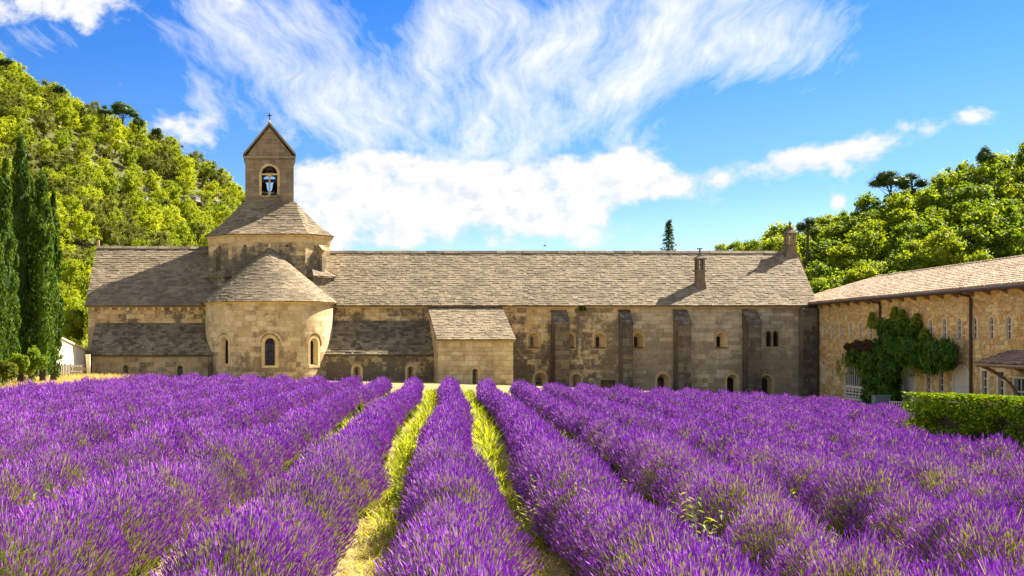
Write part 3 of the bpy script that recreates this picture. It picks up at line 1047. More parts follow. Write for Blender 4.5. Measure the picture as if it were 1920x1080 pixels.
# arched surround, open right through
def open_arch(fmap, o, parent, deep):
    inner, outer = arch_pts(o['w'], o['h']), arch_pts(o['w'] + 2 * o['ring'], o['h'] + o['ring'])
    A = np.array([o['u'] + p[0] for p in inner]); Av = np.array([o['v'] + p[1] for p in inner])
    B = np.array([o['u'] + p[0] for p in outer]); Bv = np.array([o['v'] + p[1] for p in outer])
    mb = MB()
    mb.grid(np.stack([fmap(B, Bv, -.04), fmap(B, Bv, .05), fmap(A, Av, .05), fmap(A, Av, -deep)], 0))
    mb.boxes([np.vstack([fmap(np.array([-.8, .8, .8, -.8]), np.array([o['v'] - .16] * 2 + [o['v']] * 2), .09), fmap(np.array([-.8, .8, .8, -.8]), np.array([o['v'] - .16] * 2 + [o['v']] * 2), -deep)])])
    return mb.build('window', M['tower'], parent)
wo = open_arch(fb, opb[0], b_wall, .55)
open_arch(fbk, opb[0], b_wall, .55)
mb = MB()
mb.tube([(BCX, BY0 + .25, 14.1), (BCX, BY0 + .25, 14.3)], [.14, .10], 8)
mb.tube([(BCX, BY0 + .25, 14.3), (BCX, BY0 + .25, 15.55)], .075, 8)
mb.tube([(BCX, BY0 + .25, 15.55), (BCX, BY0 + .25, 15.78)], [.08, .2], 8)
mb.box(BCX - .64, BCX + .64, BY0 + .1, BY0 + .4, 15.78, 15.92)
mb.build('mullion', M['trim'], wo)
mb = MB()
for an in (R(38), R(142)): mb.tube([(BCX, BY0 + .25, 15.92), (BCX + .64 * math.cos(an), BY0 + .25, 15.92 + .64 * math.sin(an))], .045, 6)
th = np.linspace(0, math.pi, 14)
mb.prism([(BCX + .62 * math.cos(t), BY0 + .2, 15.93 + .62 * math.sin(t)) for t in np.linspace(R(62), R(118), 8)] + [(BCX - .22, BY0 + .2, 16.2), (BCX + .22, BY0 + .2, 16.2)], (0, .1, 0))
for k in (-1, 1):
    pts = [(BCX + k * .645, BY0 + .2, 15.0), (BCX + k * .645, BY0 + .2, 15.77), (BCX + k * .1, BY0 + .2, 15.77)]
    for t in np.linspace(R(95), R(-30), 9): pts.append((BCX + k * (.30 + .20 * math.cos(t) - .02), BY0 + .2, 15.42 + .26 * math.sin(t)))
    mb.prism(pts, (0, .1, 0))
mb.build('tracery', M['bronze'], wo)
mb = MB(); mb.box(BX0 + .1, BX1 - .1, TCY - .12, TCY + .12, 15.45, 15.7); mb.build('bell_beam', M['timber'], church)
for k in (-1, 1):
    mb = MB()
    mb.lathe([(.001, .82), (.14, .80), (.20, .66), (.23, .40), (.30, .16), (.42, 0.0), (.38, 0.0), (.001, .1)], (BCX + k * .46, TCY, 14.62), 16)
    bl = mb.build('bell', M['bronze'], church, smooth=True)
    mb = MB(); mb.tube([(BCX + k * .46, TCY, 14.7), (BCX + k * .46, TCY, 14.5)], [.03, .06], 6); mb.build('clapper', M['iron'], bl)
mb = MB(); mb.box(BCX - .64, BCX + .64, TCY - .5, TCY + .5, 13.6, 14.5); mb.build('bell_frame', M['timber'], church)
mb = MB(); mb.box(BX0 - .10, BX1 + .10, BY0 - .13, BY1 + .13, BE - .11, BE + .06); mb.build('string_course', M['belfry'], church)
br = MB()
k = (BA - BE)
for sg in (-1, 1):
    br.prism([(BCX + sg * (BH + .16), BY0 - .12, BE + .05), (BCX, BY0 - .12, BA + .02), (BCX, BY0 - .12, BA + .20), (BCX + sg * (BH + .16), BY0 - .12, BE + .20)], (0, 2 * BH + .24, 0))
br.build('bell_tower_roof', M['slate'], church)
for sg in (-1, 1):                                     # pale coping along the front gable
    mb = MB()
    mb.prism([(BCX + sg * (BH + .19), BY0 - .20, BE + .03), (BCX, BY0 - .20, BA + .0), (BCX, BY0 - .20, BA + .235), (BCX + sg * (BH + .19), BY0 - .20, BE + .235)], (0, .22, 0))
    mb.build('coping', M['slate'], church)
mb = MB()
mb.tube([(BCX, BY0 + .02, BA + .1), (BCX, BY0 + .02, BA + .42)], [.17, .07], 6)
mb.build('cross_base', M['trim'], church)
mb = MB()
mb.tube([(BCX, BY0 + .02, BA + .4), (BCX, BY0 + .02, BA + 1.0)], .045, 6)
mb.tube([(BCX - .19, BY0 + .02, BA + .78), (BCX + .19, BY0 + .02, BA + .78)], .045, 6)
mb.build('cross', M['iron'], church)
flush_stones(ch_stones, a_wall, 0)if False else None
# stones go under the wall they are laid in
by = {}
for p in ch_stones: by.setdefault(p[2].name, []).append(p)
ch_stones.sort(key=lambda p: -p[0])
cut_area = ch_stones[299][0] if len(ch_stones) > 300 else 0
for nm, wl in (('ashlar_nave', t_wall), ('ashlar_chapel', c_wall), ('ashlar_apse', a_wall), ('ashlar_tower', tow_w), ('ashlar_belfry', b_wall)):
    lst = by.get(nm, [])
    flush_stones(lst, wl, sum(1 for p in lst if p[0] > cut_area))

# ================================================================== annex between the right chapel and the dormitory wing
annex = thing('stone_annex', (14.6, 85, -1), 'square stone annex with a pale slate lean-to roof in front of the long wing', 'annex')
NY = 82.5
fm = plane_map((0, NY, 0), (1, 0, 0), (0, -1, 0))
on = dict(u=(891 - CX) / 25.45, v=-.95, w=.42, h=1.15, ring=.16, depth=.35, slit=(.27, 1.1), slit_off=(-.04, 0))
aw, st = MB(), []
masonry(fm, 11.87, 17.37, -2.6, 2.36, [on], .34, .7, st, aw, M['annex'], seed=50)
slope = (4.94 - 2.36) / (FY - NY)
fs = plane_map((11.87, NY, 0), (0, 1, 0), (-1, 0, 0))
masonry(fs, 0.0, FY - NY, -2.6, 4.9, [], .34, .7, st, aw, M['annex'], seed=51, top=lambda u: 2.36 + slope * u)
aw.poly([(11.88, NY, GZ), (11.88, FY, GZ), (11.88, FY, 4.94), (11.88, NY, 2.36)])
aw.poly([(17.37, NY, GZ), (17.37, FY, GZ), (17.37, FY, 4.94), (17.37, NY, 2.36)])
an_w = aw.build('wall', M['mortar'], annex)
window(fm, on, an_w, M['trim'])
flush_stones(st, an_w, 299)
slate_quad((11.7, NY - .3, 2.34), (17.52, NY - .3, 2.34), (17.52, FY + .05, 4.98), (11.7, FY + .05, 4.98), annex, M['slate'], 'roof', 52)
mb = MB(); mb.box(11.82, 17.42, NY - .14, NY - .04, 2.14, 2.30); mb.build('cornice', M['trim'], annex)

# ================================================================== the long dormitory wing
dorm = thing('dormitory_wing', (30, 90, -1.5), 'long stone wing with stepped buttresses, small arched windows and a grey slate roof', 'building')
DX0, DX1 = -4.6, 41.96
fd = plane_map((0, FY, 0), (1, 0, 0), (0, -1, 0))
ops = []
for px, slit in ((1000, (.26, .82)), (1066, (.26, .82)), (1124, (.26, .82)), (1196, (.26, .82)), (1352, (.26, .82))):
    ops.append(dict(u=FX(px), v=1.72, w=.92, h=1.15, ring=.07, depth=.55, slit=slit, slit_off=(0, .04), proud=.03, sillbox=False))
for px in (1441, 1454): ops.append(dict(u=FX(px), v=1.78, w=.34, h=1.20, ring=.05, depth=.30, kind='lancet', proud=.026, sillbox=False, sill=False))
for px, w, h, v, sl in ((1013, .95, 1.5, -1.75, (.46, 1.2)), (1080, .80, 1.4, -1.75, (.18, 1.15)), (1243, .98, 1.55, -1.9, (.46, 1.3)), (1373, .84, 1.65, -2.05, (.52, 1.4)), (1437, .9, 1.7, -2.15, (.52, 1.45))):
    ops.append(dict(u=FX(px), v=v, w=w, h=h, ring=.13, depth=.45, slit=sl, proud=.03, sillbox=False, sill=False))
ops.append(dict(u=FX(1140), v=-2.0, w=1.05, h=1.12, ring=.06, depth=.3, kind='rect', proud=.025, sillbox=False, sill=False))
dw, st = MB(), []
masonry(fd, DX0, DX1, -2.7, 5.02, ops, .34, .74, st, dw, M['dorm'], seed=60)
dw.poly([(DX1, FY, GZ), (DX1 + 1.2, 93.5, GZ), (DX1 + 2.2, 100, GZ), (DX1 + 2.2, 100, 5.0), (DX1 + 1.2, 93.5, 9.5), (DX1, FY, 5.0)])
dw.poly([(DX0, 100, GZ), (DX1 + 2.2, 100, GZ), (DX1 + 2.2, 100, 5.0), (DX0, 100, 5.0)])
d_w = dw.build('wall', M['mortar'], dorm)
for i, o in enumerate(ops):
    if o.get('kind') == 'rect':
        window(fd, o, d_w, M['buttress'], M['timber'], name='low_door')
    else:
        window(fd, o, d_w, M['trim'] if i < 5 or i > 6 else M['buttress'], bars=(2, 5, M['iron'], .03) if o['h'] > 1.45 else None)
flush_stones(st, d_w, 300)
dr = slate_quad((3.4, FY - .45, 4.98), (DX1 + .1, FY - .45, 4.98), (DX1 + 1.35, 93.5, 9.62), (3.4, 93.5, 9.62), dorm, M['slate'], 'roof', 61)
mb = MB(); mb.prism([(3.4, 93.5, 9.62), (DX1 + 1.35, 93.5, 9.62), (DX1 + 2.6, 100.4, 4.9), (3.4, 100.4, 4.9)], (0, -.05, -.12)); mb.build('rear_roof', M['slate'], dorm)
ridge(dr, (3.4, 93.5, 9.66), (DX1 + 1.3, 93.5, 9.66), M['slate'], 62)
mb = MB(); mb.box(4.6, DX1 - 1.2, FY - .24, FY - .045, 4.78, 4.955); mb.build('cornice', M['trim'], dorm)
# buttresses with sloping caps
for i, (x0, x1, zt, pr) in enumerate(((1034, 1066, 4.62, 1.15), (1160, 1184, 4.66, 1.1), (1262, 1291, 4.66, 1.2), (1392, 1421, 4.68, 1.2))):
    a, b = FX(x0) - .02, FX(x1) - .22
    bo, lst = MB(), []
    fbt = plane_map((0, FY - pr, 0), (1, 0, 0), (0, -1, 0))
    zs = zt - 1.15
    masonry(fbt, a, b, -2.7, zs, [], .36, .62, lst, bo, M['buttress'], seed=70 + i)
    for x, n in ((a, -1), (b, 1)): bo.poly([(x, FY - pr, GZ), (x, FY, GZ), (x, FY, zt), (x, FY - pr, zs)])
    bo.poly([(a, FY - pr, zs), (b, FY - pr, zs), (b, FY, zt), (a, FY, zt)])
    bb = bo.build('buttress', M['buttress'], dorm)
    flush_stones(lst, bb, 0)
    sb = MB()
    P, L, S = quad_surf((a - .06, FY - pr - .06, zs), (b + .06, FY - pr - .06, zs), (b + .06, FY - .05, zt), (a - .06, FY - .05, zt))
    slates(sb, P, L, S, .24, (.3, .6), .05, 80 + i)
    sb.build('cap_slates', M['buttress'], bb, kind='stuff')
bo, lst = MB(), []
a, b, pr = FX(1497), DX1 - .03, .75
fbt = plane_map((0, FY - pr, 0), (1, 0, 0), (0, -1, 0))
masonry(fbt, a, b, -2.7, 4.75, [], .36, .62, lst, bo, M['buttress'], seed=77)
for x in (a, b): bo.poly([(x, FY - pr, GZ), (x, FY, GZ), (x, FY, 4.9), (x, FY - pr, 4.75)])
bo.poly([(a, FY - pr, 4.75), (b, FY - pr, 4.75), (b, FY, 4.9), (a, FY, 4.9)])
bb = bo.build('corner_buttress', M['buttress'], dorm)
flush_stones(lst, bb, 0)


def roof_z(Y): return 4.98 + (9.62 - 4.98) * (Y - (FY - .45)) / (93.5 - FY + .45)


def stone_chimney(cx, cy, w, z0, zl, zc, ztop, zf, flare, name, seed, cross):
    """square shaft, slotted lantern, pyramid cap and finial"""
    h = w / 2
    mb = MB()
    q = lambda r, z: [(cx - r, cy - r, z), (cx + r, cy - r, z), (cx + r, cy + r, z), (cx - r, cy + r, z)]
    mb.boxes([q(h, z0) + q(h, zl)])
    mb.boxes([q(h + flare, z0 - 1.2) + q(h + .03, z0 + .5)])
    o = mb.build(name, M['buttress'], dorm)
    mb = MB()
    mb.boxes([q(h + .06, zl - .02) + q(h + .06, zl + .10)])
    for sx in (-1, 1):
        for sy in (-1, 1):
            mb.box(cx + sx * (h - .09) - .08, cx + sx * (h - .09) + .08, cy + sy * (h - .09) - .08, cy + sy * (h - .09) + .08, zl + .1, zc)
    mb.box(cx - .045, cx + .045, cy - h + .02, cy - h + .12, zl + .1, zc)
    mb.box(cx - .045, cx + .045, cy + h - .12, cy + h - .02, zl + .1, zc)
    mb.build('lantern', M['buttress'], o)
    mb = MB()
    mb.boxes([q(h + .12, zc) + q(h + .10, zc + .08)])
    mb.boxes([q(h + .06, zc + .08) + q(.15, zc + (ztop - zc) * .5)])
    mb.boxes([q(.15, zc + (ztop - zc) * .5) + q(.05, ztop)])
    mb.build('cap', M['buttress'], o)
    mb = MB()
    if cross:
        mb.box(cx - .05, cx + .05, cy - .05, cy + .05, ztop - .05, zf)
        mb.box(cx - .20, cx + .20, cy - .05, cy + .05, zf - .02, zf + .07)
    else:
        mb.lathe([(.05, 0), (.12, .12), (.13, .22), (.06, .34), (.001, .42)], (cx, cy, ztop - .05), 8)
    mb.build('finial', M['buttress'], o)
    return o


yc = 89.3
stone_chimney((1312 - CX) / F * yc, yc, .62, roof_z(yc) - .2, 7.75, 8.72, 9.3, 9.55, .25, 'chimney', 1, True)
yc = 93.3
stone_chimney((1481 - CX) / F * yc, yc, .72, 9.2, 10.15, 11.1, 11.85, 12.2, .55, 'chimney', 2, False)

# ================================================================== guest wing on the right
ANG = R(7.6)
DRx, DRy = math.sin(ANG), math.cos(ANG)
WO = Vector((DX1 - .05, FY - .78, 0))
WU, WN = Vector((-DRx, -DRy, 0)), Vector((-DRy, DRx, 0))
fw = plane_map(WO, WU, WN)


def tx(px):
    """distance along the guest wing's wall at which the photo's column px meets it"""
    r = (px - CX) / F
    return (r * WO.y - WO.x) / (r * DRy - DRx)


def txw(px, w):
    """the same for a plane W in front of the wall"""
    r = (px - CX) / F
    return (r * (WO.y + WN.y * w) - WO.x - WN.x * w) / (r * DRy - DRx)


def tz(px, py):
    t = tx(px)
    return EYE + (HY - py) / F * (WO.y - DRy * t)


guest = thing('guest_wing', tuple(WO + WU * 15 + Vector((0, 0, -1.5))), 'yellow rubble-stone wing with small arched windows and a clay tiled roof', 'building')
T0, T1 = -9.0, 44.0
up = [dict(u=1.1 + 1.835 * k, v=2.42, w=.54, h=1.15, ring=.0, depth=.13, proud=.02, sill=False, sillbox=False, kind='arch') for k in range(23)]
lowt = [dict(u=tx(1545), v=-1.05, w=.72, h=1.75, ring=.14, depth=.16, proud=.03, sill=False, sillbox=False, blind=True),
        dict(u=tx(1569), v=-1.05, w=.72, h=1.75, ring=.14, depth=.16, proud=.03, sill=False, sillbox=False, blind=True)]
dA0, dA1 = tx(1583), tx(1622)
doorA = dict(u=(dA0 + dA1) / 2, v=-1.95, w=dA1 - dA0 - .2, h=2.75, ring=.12, depth=.12, proud=.03, sill=False, sillbox=False)
c0, c1 = tx(1690), tx(1717)
doorB = dict(u=(c0 + c1) / 2, v=-1.8, w=(c1 - c0) - .2, h=2.65, ring=.14, depth=.15, proud=.03, sill=False, sillbox=False)
winC = dict(u=tx(1741), v=-1.1, w=.55, h=1.95, ring=.2, depth=.14, proud=.025, sill=False, sillbox=False)
winD = dict(u=tx(1765), v=-1.1, w=.62, h=1.95, ring=.16, depth=.16, proud=.03, sill=False, sillbox=False)
e0, e1 = tx(1786), tx(1821)
doorE = dict(u=(e0 + e1) / 2, v=-1.8, w=(e1 - e0) - .1, h=2.65, ring=.10, depth=.12, proud=.03, sill=False, sillbox=False)
winF = dict(u=tx(1847), v=-1.1, w=.60, h=1.75, ring=.22, depth=.14, proud=.03, sill=False, sillbox=False, kind='rect')
winG = dict(u=tx(1878), v=-1.1, w=.60, h=1.75, ring=.22, depth=.14, proud=.03, sill=False, sillbox=False, kind='rect')
winH = dict(u=tx(1912), v=-1.0, w=1.05, h=1.35, ring=.12, depth=.2, proud=.03, sill=False, sillbox=False, kind='rect')
allops = up + lowt + [doorA, doorB, winC, winD, doorE, winF, winG, winH]
gw, st = MB(), []
masonry(fw, .1, T1, -2.6, 5.12, allops, .19, .30, st, gw, M['rubble'], proud=.018, seed=90, step=.09, rough=1.0)
gw.poly([tuple(WO + WU * T1 + Vector((0, 0, GZ))), tuple(WO + WU * T1 - WN * 10 + Vector((0, 0, GZ))), tuple(WO + WU * T1 - WN * 10 + Vector((0, 0, 5.1))), tuple(WO + WU * T1 - WN * 5 + Vector((0, 0, 7.1))), tuple(WO + WU * T1 + Vector((0, 0, 5.1)))])
gw.poly([tuple(WO + WU * T1 - WN * 10 + Vector((0, 0, GZ))), tuple(WO + WU * T0 - WN * 10 + Vector((0, 0, GZ))), tuple(WO + WU * T0 - WN * 10 + Vector((0, 0, 5.1))), tuple(WO + WU * T1 - WN * 10 + Vector((0, 0, 5.1)))])
gw.poly([tuple(WO + WU * T0 - WN * 10 + Vector((0, 0, GZ))), tuple(WO + WU * T0 - WN * 3 + Vector((0, 0, GZ))), tuple(WO + WU * T0 - WN * 3 + Vector((0, 0, 5.1))), tuple(WO + WU * T0 - WN * 10 + Vector((0, 0, 5.1)))])
g_w = gw.build('wall', M['rubble_mortar'], guest)
flush_stones(st, g_w, 0, mass='rubble_stones')
for o in up: window(fw, dict(o, ring=.10, slit=(.50, 1.10), slit_off=(.0, .0)), g_w, M['surround'], bars=(2, 3, M['white_wood'], .05))
for o in lowt: window(fw, o, g_w, M['surround'], M['surround'])
for o in (winC, winD): window(fw, o, g_w, M['surround'], bars=(2, 5, M['white_wood'], .05))
for o in (winF, winG): window(fw, o, g_w, M['surround'], bars=(2, 4, M['white_wood'], .05))
window(fw, winH, g_w, M['white_wood'], bars=(3, 2, M['white_wood'], .09))


def panelled(o, leaf, name, rows, glass):
    """arched door: leaves with rails, and either glazed lights or plain boards"""
    f = window(fw, o, g_w, M['plaster'], glass or M['cream'], name=name)
    u, v, w, h = o['u'], o['v'], o['w'], o['h']
    sp = h - w / 2
    mb = MB()
    def bar(u0, u1, v0, v1, d=.06):
        P = fw(np.array([u0, u1, u1, u0]), np.array([v0, v0, v1, v1]), -o['depth'] + d)
        Q = fw(np.array([u0, u1, u1, u0]), np.array([v0, v0, v1, v1]), -o['depth'] + .01)
        mb.boxes([np.vstack([P, Q])])
    if glass:
        n = 6
        for k in range(n + 1):
            x = u - w / 2 + w * k / n
            bar(x - (.07 if k % 2 == 0 else .03), x + (.07 if k % 2 == 0 else .03), v, v + sp)
        for k in range(rows + 1):
            y = v + sp * k / rows
            bar(u - w / 2, u + w / 2, y - (.11 if k in (0, rows) else .045), y + (.11 if k in (0, rows) else .045), .055)
        for k in range(1, 9):
            x = -w / 2 + w * k / 9
            bar(u + x - .03, u + x + .03, v + sp + .11, v + sp + math.sqrt(max(w * w / 4 - x * x, 0)))
    else:
        bar(u - w / 2, u + w / 2, v + sp - .08, v + sp + .08, .09)
        bar(u - w / 2 + .02, u + w / 2 - .02, v + sp * .62, v + sp * .62 + .03, .03)
        bar(u - .02, u + .02, v, v + sp - .08, .03)
    mb.build('leaf', leaf, f)


panelled(doorA, M['white_wood'], 'glazed_door', 4, M['glass'])
panelled(doorB, M['cream'], 'arched_door', 1, None)
panelled(doorE, M['cream'], 'arched_door', 1, None)


def wing_pt(t, w, z): return np.array(tuple(WO + WU * t + WN * w + Vector((0, 0, z))))


def canal_tiles(mb, A, B, C, D, pitch=.23, course=.42, r=.105, seed=0):
    """rows of half round clay tiles up the slope A-B (eave) to D-C (top), staggered and uneven"""
    rg = np.random.default_rng(seed)
    A, B, C, D = (np.array(p, float) for p in (A, B, C, D))
    U = (B - A) / np.linalg.norm(B - A)
    S = (D - A) - np.dot(D - A, U) * U
    Ls = np.linalg.norm(S)
    S /= Ls
    N = np.cross(U, S)
    if N[2] < 0: N = -N
    offL, offR = np.dot(D - A, U), np.dot(C - B, U)
    nu, nv = int(np.linalg.norm(B - A) / pitch), int(round(Ls / course))
    i, j = np.meshgrid(np.arange(nu) + .5, np.arange(nv), indexing='ij')
    x, y = i.ravel() * pitch, j.ravel() * Ls / nv
    ok = (x > offL * y / Ls) & (x < np.linalg.norm(B - A) + offR * y / Ls)
    x, y = x[ok] + rg.uniform(-.012, .012, ok.sum()), y[ok] + rg.uniform(-.03, .03, ok.sum())
    an = np.linspace(0, math.pi, 5)
    ln = Ls / nv * 1.18
    base = A + x[:, None] * U + y[:, None] * S
    lift = rg.uniform(.0, .02, len(x))
    skew = rg.uniform(-.02, .02, len(x))
    rings = []
    for e, rr, up_ in ((0, r, .045), (1, r * .8, .01)):
        P = base[:, None] + (np.cos(an) * rr)[None, :, None] * U + (np.sin(an) * rr * .85)[None, :, None] * N + (e * ln * S) + ((lift + up_)[:, None, None]) * N + (e * skew)[:, None, None] * U
        rings.append(P)
    V = np.stack(rings, 1)                             # n,2,5,3
    n = len(x)
    idx = np.arange(10).reshape(2, 5)
    q = np.stack([idx[0, :-1], idx[0, 1:], idx[1, 1:], idx[1, :-1]], -1)
    mb.add(V.reshape(-1, 3), (q[None] + (np.arange(n) * 10)[:, None, None]).reshape(-1, 4))
    mb.add(V[:, 0].reshape(-1, 3), np.arange(n * 5).reshape(n, 5))   # closed lower ends


EA, EB, ET, EZ_ = wing_pt(T0, .55, 5.16), wing_pt(T1 + .3, .55, 5.16), wing_pt(T1 + .3, -5, 7.18), wing_pt(-2.2, -5, 7.18)
mb = MB()
mb.prism([EA, EB, ET, EZ_], (0, 0, -.12))
mb.prism([EZ_, ET, wing_pt(T1 + .3, -10.5, 5.1), wing_pt(T0, -10.5, 5.1)], (0, 0, -.1))
mb.prism([EA, EZ_, wing_pt(T0, -10.5, 5.1)], (0, 0, -.1))
gr = mb.build('roof', M['canal'], guest)
mb = MB()
canal_tiles(mb, EA + np.array([0, 0, .005]), EB, ET, EZ_, seed=3)
mb.build('clay_tiles', M['canal'], gr, kind='stuff')
mb = MB()
for k in range(110):
    a, b = wing_pt(-2.2 + k * .42, -5, 7.26), wing_pt(-2.2 + k * .42 + .46, -5, 7.24)
    mb.tube([a, b], [.13, .105], 7)
mb.build('ridge_tiles', M['canal'], gr, kind='stuff')
mb = MB()
mb.tube([wing_pt(T0 + 8.4, .62, 5.06), wing_pt(T1, .62, 5.02)], .085, 8)
mb.build('gutter', M['pipe'], guest)
mb = MB(); mb.boxes([[tuple(wing_pt(t, w, z)) for t, w, z in ((.1, .0, 4.98), (T1, .0, 4.98), (T1, .3, 5.03), (.1, .3, 5.03), (.1, .0, 5.04), (T1, .0, 5.04), (T1, .45, 5.10), (.1, .45, 5.10))]]); mb.build('eave_board', M['timber'], guest)
for k in range(23):
    t = .9 + 1.84 * k
    mb = MB()
    mb.boxes([[tuple(wing_pt(t + a, w, z)) for a, w, z in ((-.06, 0, 4.72), (.06, 0, 4.72), (.06, .38, 4.92), (-.06, .38, 4.92), (-.06, 0, 4.99), (.06, 0, 4.99), (.06, .42, 5.02), (-.06, .42, 5.02))]])
    mb.build('rafter_end', M['timber'], guest)
for px, low in ((1531, -2.4), (1653, -2.2), (1824, -2.2)):
    t = tx(px)
    mb = MB()
    if px == 1531: t = .25
    mb.tube([wing_pt(t - .5, .6, 5.0), wing_pt(t - .35, .45, 4.86), wing_pt(t - .05, .14, 4.78), wing_pt(t, .12, 4.6), wing_pt(t, .12, low)], .075, 8)
    mb.build('downpipe', M['pipe'], guest)
# --- tiled porch roof on timber brackets over the entrance
p0 = txw(1826, 1.9)
p1 = p0 + 7.5
porch = MB()
A_, B_, C_, D_ = wing_pt(p0, 1.9, 1.12), wing_pt(p1, 1.9, 1.12), wing_pt(p1, .03, 1.72), wing_pt(p0, .03, 1.72)
porch.prism([A_, B_, C_, D_], (0, 0, -.08))
po = porch.build('porch_roof', M['canal_old'], guest)
mb = MB()
canal_tiles(mb, A_, B_, C_, D_, .24, .40, .11, 5)
mb.build('clay_tiles', M['canal_old'], po, kind='stuff')
for k in range(3):
    t = p0 + .5 + k * 3.2
    mb = MB()
    pts = []
    for s in np.linspace(0, 1, 7): pts.append(wing_pt(t, .1 + 1.65 * s ** 1.5, -.55 + 1.55 * s ** .75))
    mb.tube(pts, .085, 6)
    mb.tube([wing_pt(t, .0, 1.0), wing_pt(t, 1.8, 1.0)], .08, 6)
    mb.build('bracket', M['timber'], po)
mb = MB(); mb.tube([wing_pt(p0, 1.75, 1.02), wing_pt(p1, 1.75, 1.02)], .08, 6); mb.build('beam', M['timber'], po)

# --- wall lantern on its iron bracket
tl = tx(1796)
lan = thing('wall_lantern', tuple(wing_pt(tl, 0, 1.0)), 'black iron lantern on a wall bracket beside the vine', 'lantern')
mb = MB()
mb.tube([wing_pt(tl, .02, 1.55), wing_pt(tl, .75, 1.55)], .022, 6)
mb.tube([wing_pt(tl, .02, 1.2), wing_pt(tl, .4, 1.53)], .018, 6)
mb.build('bracket', M['iron'], lan)
c = wing_pt(tl, .72, 0)
mb = MB()
mb.lathe([(.001, 1.52), (.03, 1.46), (.19, 1.33), (.17, 1.31), (.17, 1.28)], (c[0], c[1], 0), 6)
mb.lathe([(.12, .82), (.10, .78), (.03, .74), (.001, .70)], (c[0], c[1], 0), 6)
for k in range(6):
    a = 2 * math.pi * k / 6
    mb.tube([(c[0] + .165 * math.cos(a), c[1] + .165 * math.sin(a), 1.3), (c[0] + .118 * math.cos(a), c[1] + .118 * math.sin(a), .82)], .014, 4)
mb.build('cage', M['iron'], lan)
mb = MB(); mb.lathe([(.155, 1.29), (.11, .83)], (c[0], c[1], 0), 6); mb.build('glass', M['lamp_glass'], lan)


# ================================================================== leaves
def leaf_quads(mb, P, N, ln, wd, rg, m=0, up=None):
    """one small rhombus leaf (slightly folded) per point, lying across N; UP: the leaf's own direction"""
    n = len(P)
    N = N / np.maximum(np.linalg.norm(N, axis=1, keepdims=True), 1e-6)
    T = rg.normal(size=(n, 3)) if up is None else np.asarray(up, float) + rg.normal(size=(n, 3)) * .25
    T -= (T * N).sum(1, keepdims=True) * N
    T /= np.maximum(np.linalg.norm(T, axis=1, keepdims=True), 1e-6)
    B = np.cross(N, T)
    l = (ln * rg.uniform(.6, 1.35, n))[:, None]
    w = (wd * rg.uniform(.6, 1.35, n))[:, None]
    V = np.stack([P - T * l * .5, P + B * w * .5 + N * l * .08, P + T * l * .5, P - B * w * .5 + N * l * .08], 1)
    mb.add(V.reshape(-1, 3), np.arange(n * 4).reshape(n, 4), m)


def sphere_dirs(n, rg):
    d = rg.normal(size=(n, 3))
    return d / np.linalg.norm(d, axis=1, keepdims=True)


def blob_core(mb, c, r, rg, m=0, k=.72):
    """rough low ball inside a clump, so a crown is not see-through everywhere"""
    th = np.linspace(0, 2 * math.pi, 8)[:-1]
    rows = [np.array([c - np.array([0, 0, r[2] * k])] * 7)]
    for ph in (-.6, 0.1, .75):
        q = np.stack([np.cos(th) * math.cos(ph) * r[0], np.sin(th) * math.cos(ph) * r[1], 0 * th + math.sin(ph) * r[2]], -1) * k
        rows.append(c + q * rg.uniform(.8, 1.1, (7, 1)))
    rows.append(np.array([c + np.array([0, 0, r[2] * k])] * 7))
    P = np.stack([np.concatenate([x, x[:1]]) for x in rows])
    mb.grid(P, m)


def clump(mb, c, r, n, ln, wd, rg, m=0, core=True, lift=.3, up=None):
    c, r = np.asarray(c, float), np.asarray(r, float) * np.ones(3)
    d = sphere_dirs(n, rg)
    P = c + d * r * rg.uniform(.72, 1.08, (n, 1))
    N = d + rg.normal(size=(n, 3)) * .55 + np.array([0, 0, lift])
    leaf_quads(mb, P, N, ln, wd, rg, m, up)
    if core: blob_core(mb, c, r, rg, m)


def tree_mesh(kind, seed, leafm, ln=.36, lobes=11, per=130):
    """broadleaf tree of unit size: about 5 m wide and 5.5 m tall, base at the origin"""
    rg = np.random.default_rng(seed)
    mb = MB()
    mb.tube([(0, 0, -1.5), (.05, 0, 0), (.1, .05, 1.2), (.05, .1, 2.6)], [.22, .17, .13, .07], 6, 1)
    n = lobes * 3
    for k in range(n):
        a = 2.39996 * k + rg.uniform(-.4, .4)
        f = (k + .5) / n
        z = 1.0 + 3.9 * f + rg.uniform(-.25, .25)
        ro = 2.05 * math.sqrt(max(1 - ((z - 2.2) / 3.1) ** 2, .04)) * rg.uniform(.45, 1.12)
        c = np.array([math.cos(a) * ro, math.sin(a) * ro, z])
        r = rg.uniform(.42, .86)
        d = sphere_dirs(int(per * r * r), rg)
        P = c + d * np.array([r, r, r * .8]) * rg.uniform(.35, 1.25, (len(d), 1))
        leaf_quads(mb, P, d * .7 + rg.normal(size=d.shape) * .6 + np.array([0, 0, .45]), ln, ln * .7, rg, 0)
        blob_core(mb, c, np.array([r, r, r * .8]), rg, 0, .5)
        if k % 4 == 0: mb.tube([(.08, .05, 1.0 + f), tuple(c * .7 + np.array([0, 0, .3]))], [.06, .03], 4, 1, False)
    blob_core(mb, np.array([0, 0, 2.5]), np.array([1.5, 1.5, 1.7]), rg, 0, .8)
    return mb.mesh('tree', [leafm, M['bark']])


LEFT = [tree_mesh('left', 100 + k, M['leaf_left'], .25, 10 + k % 3, 190) for k in range(5)]
OLIVE = [tree_mesh('olive', 140 + k, M['leaf_olive'], .23, 10, 190) for k in range(3)]
RIGHT = [tree_mesh('right', 120 + k, M['leaf_right'], .30, 11, 190) for k in range(5)]


def px_of(X, Y, Z): return CX + F * X / Y, HY - F * (Z - EYE) / Y


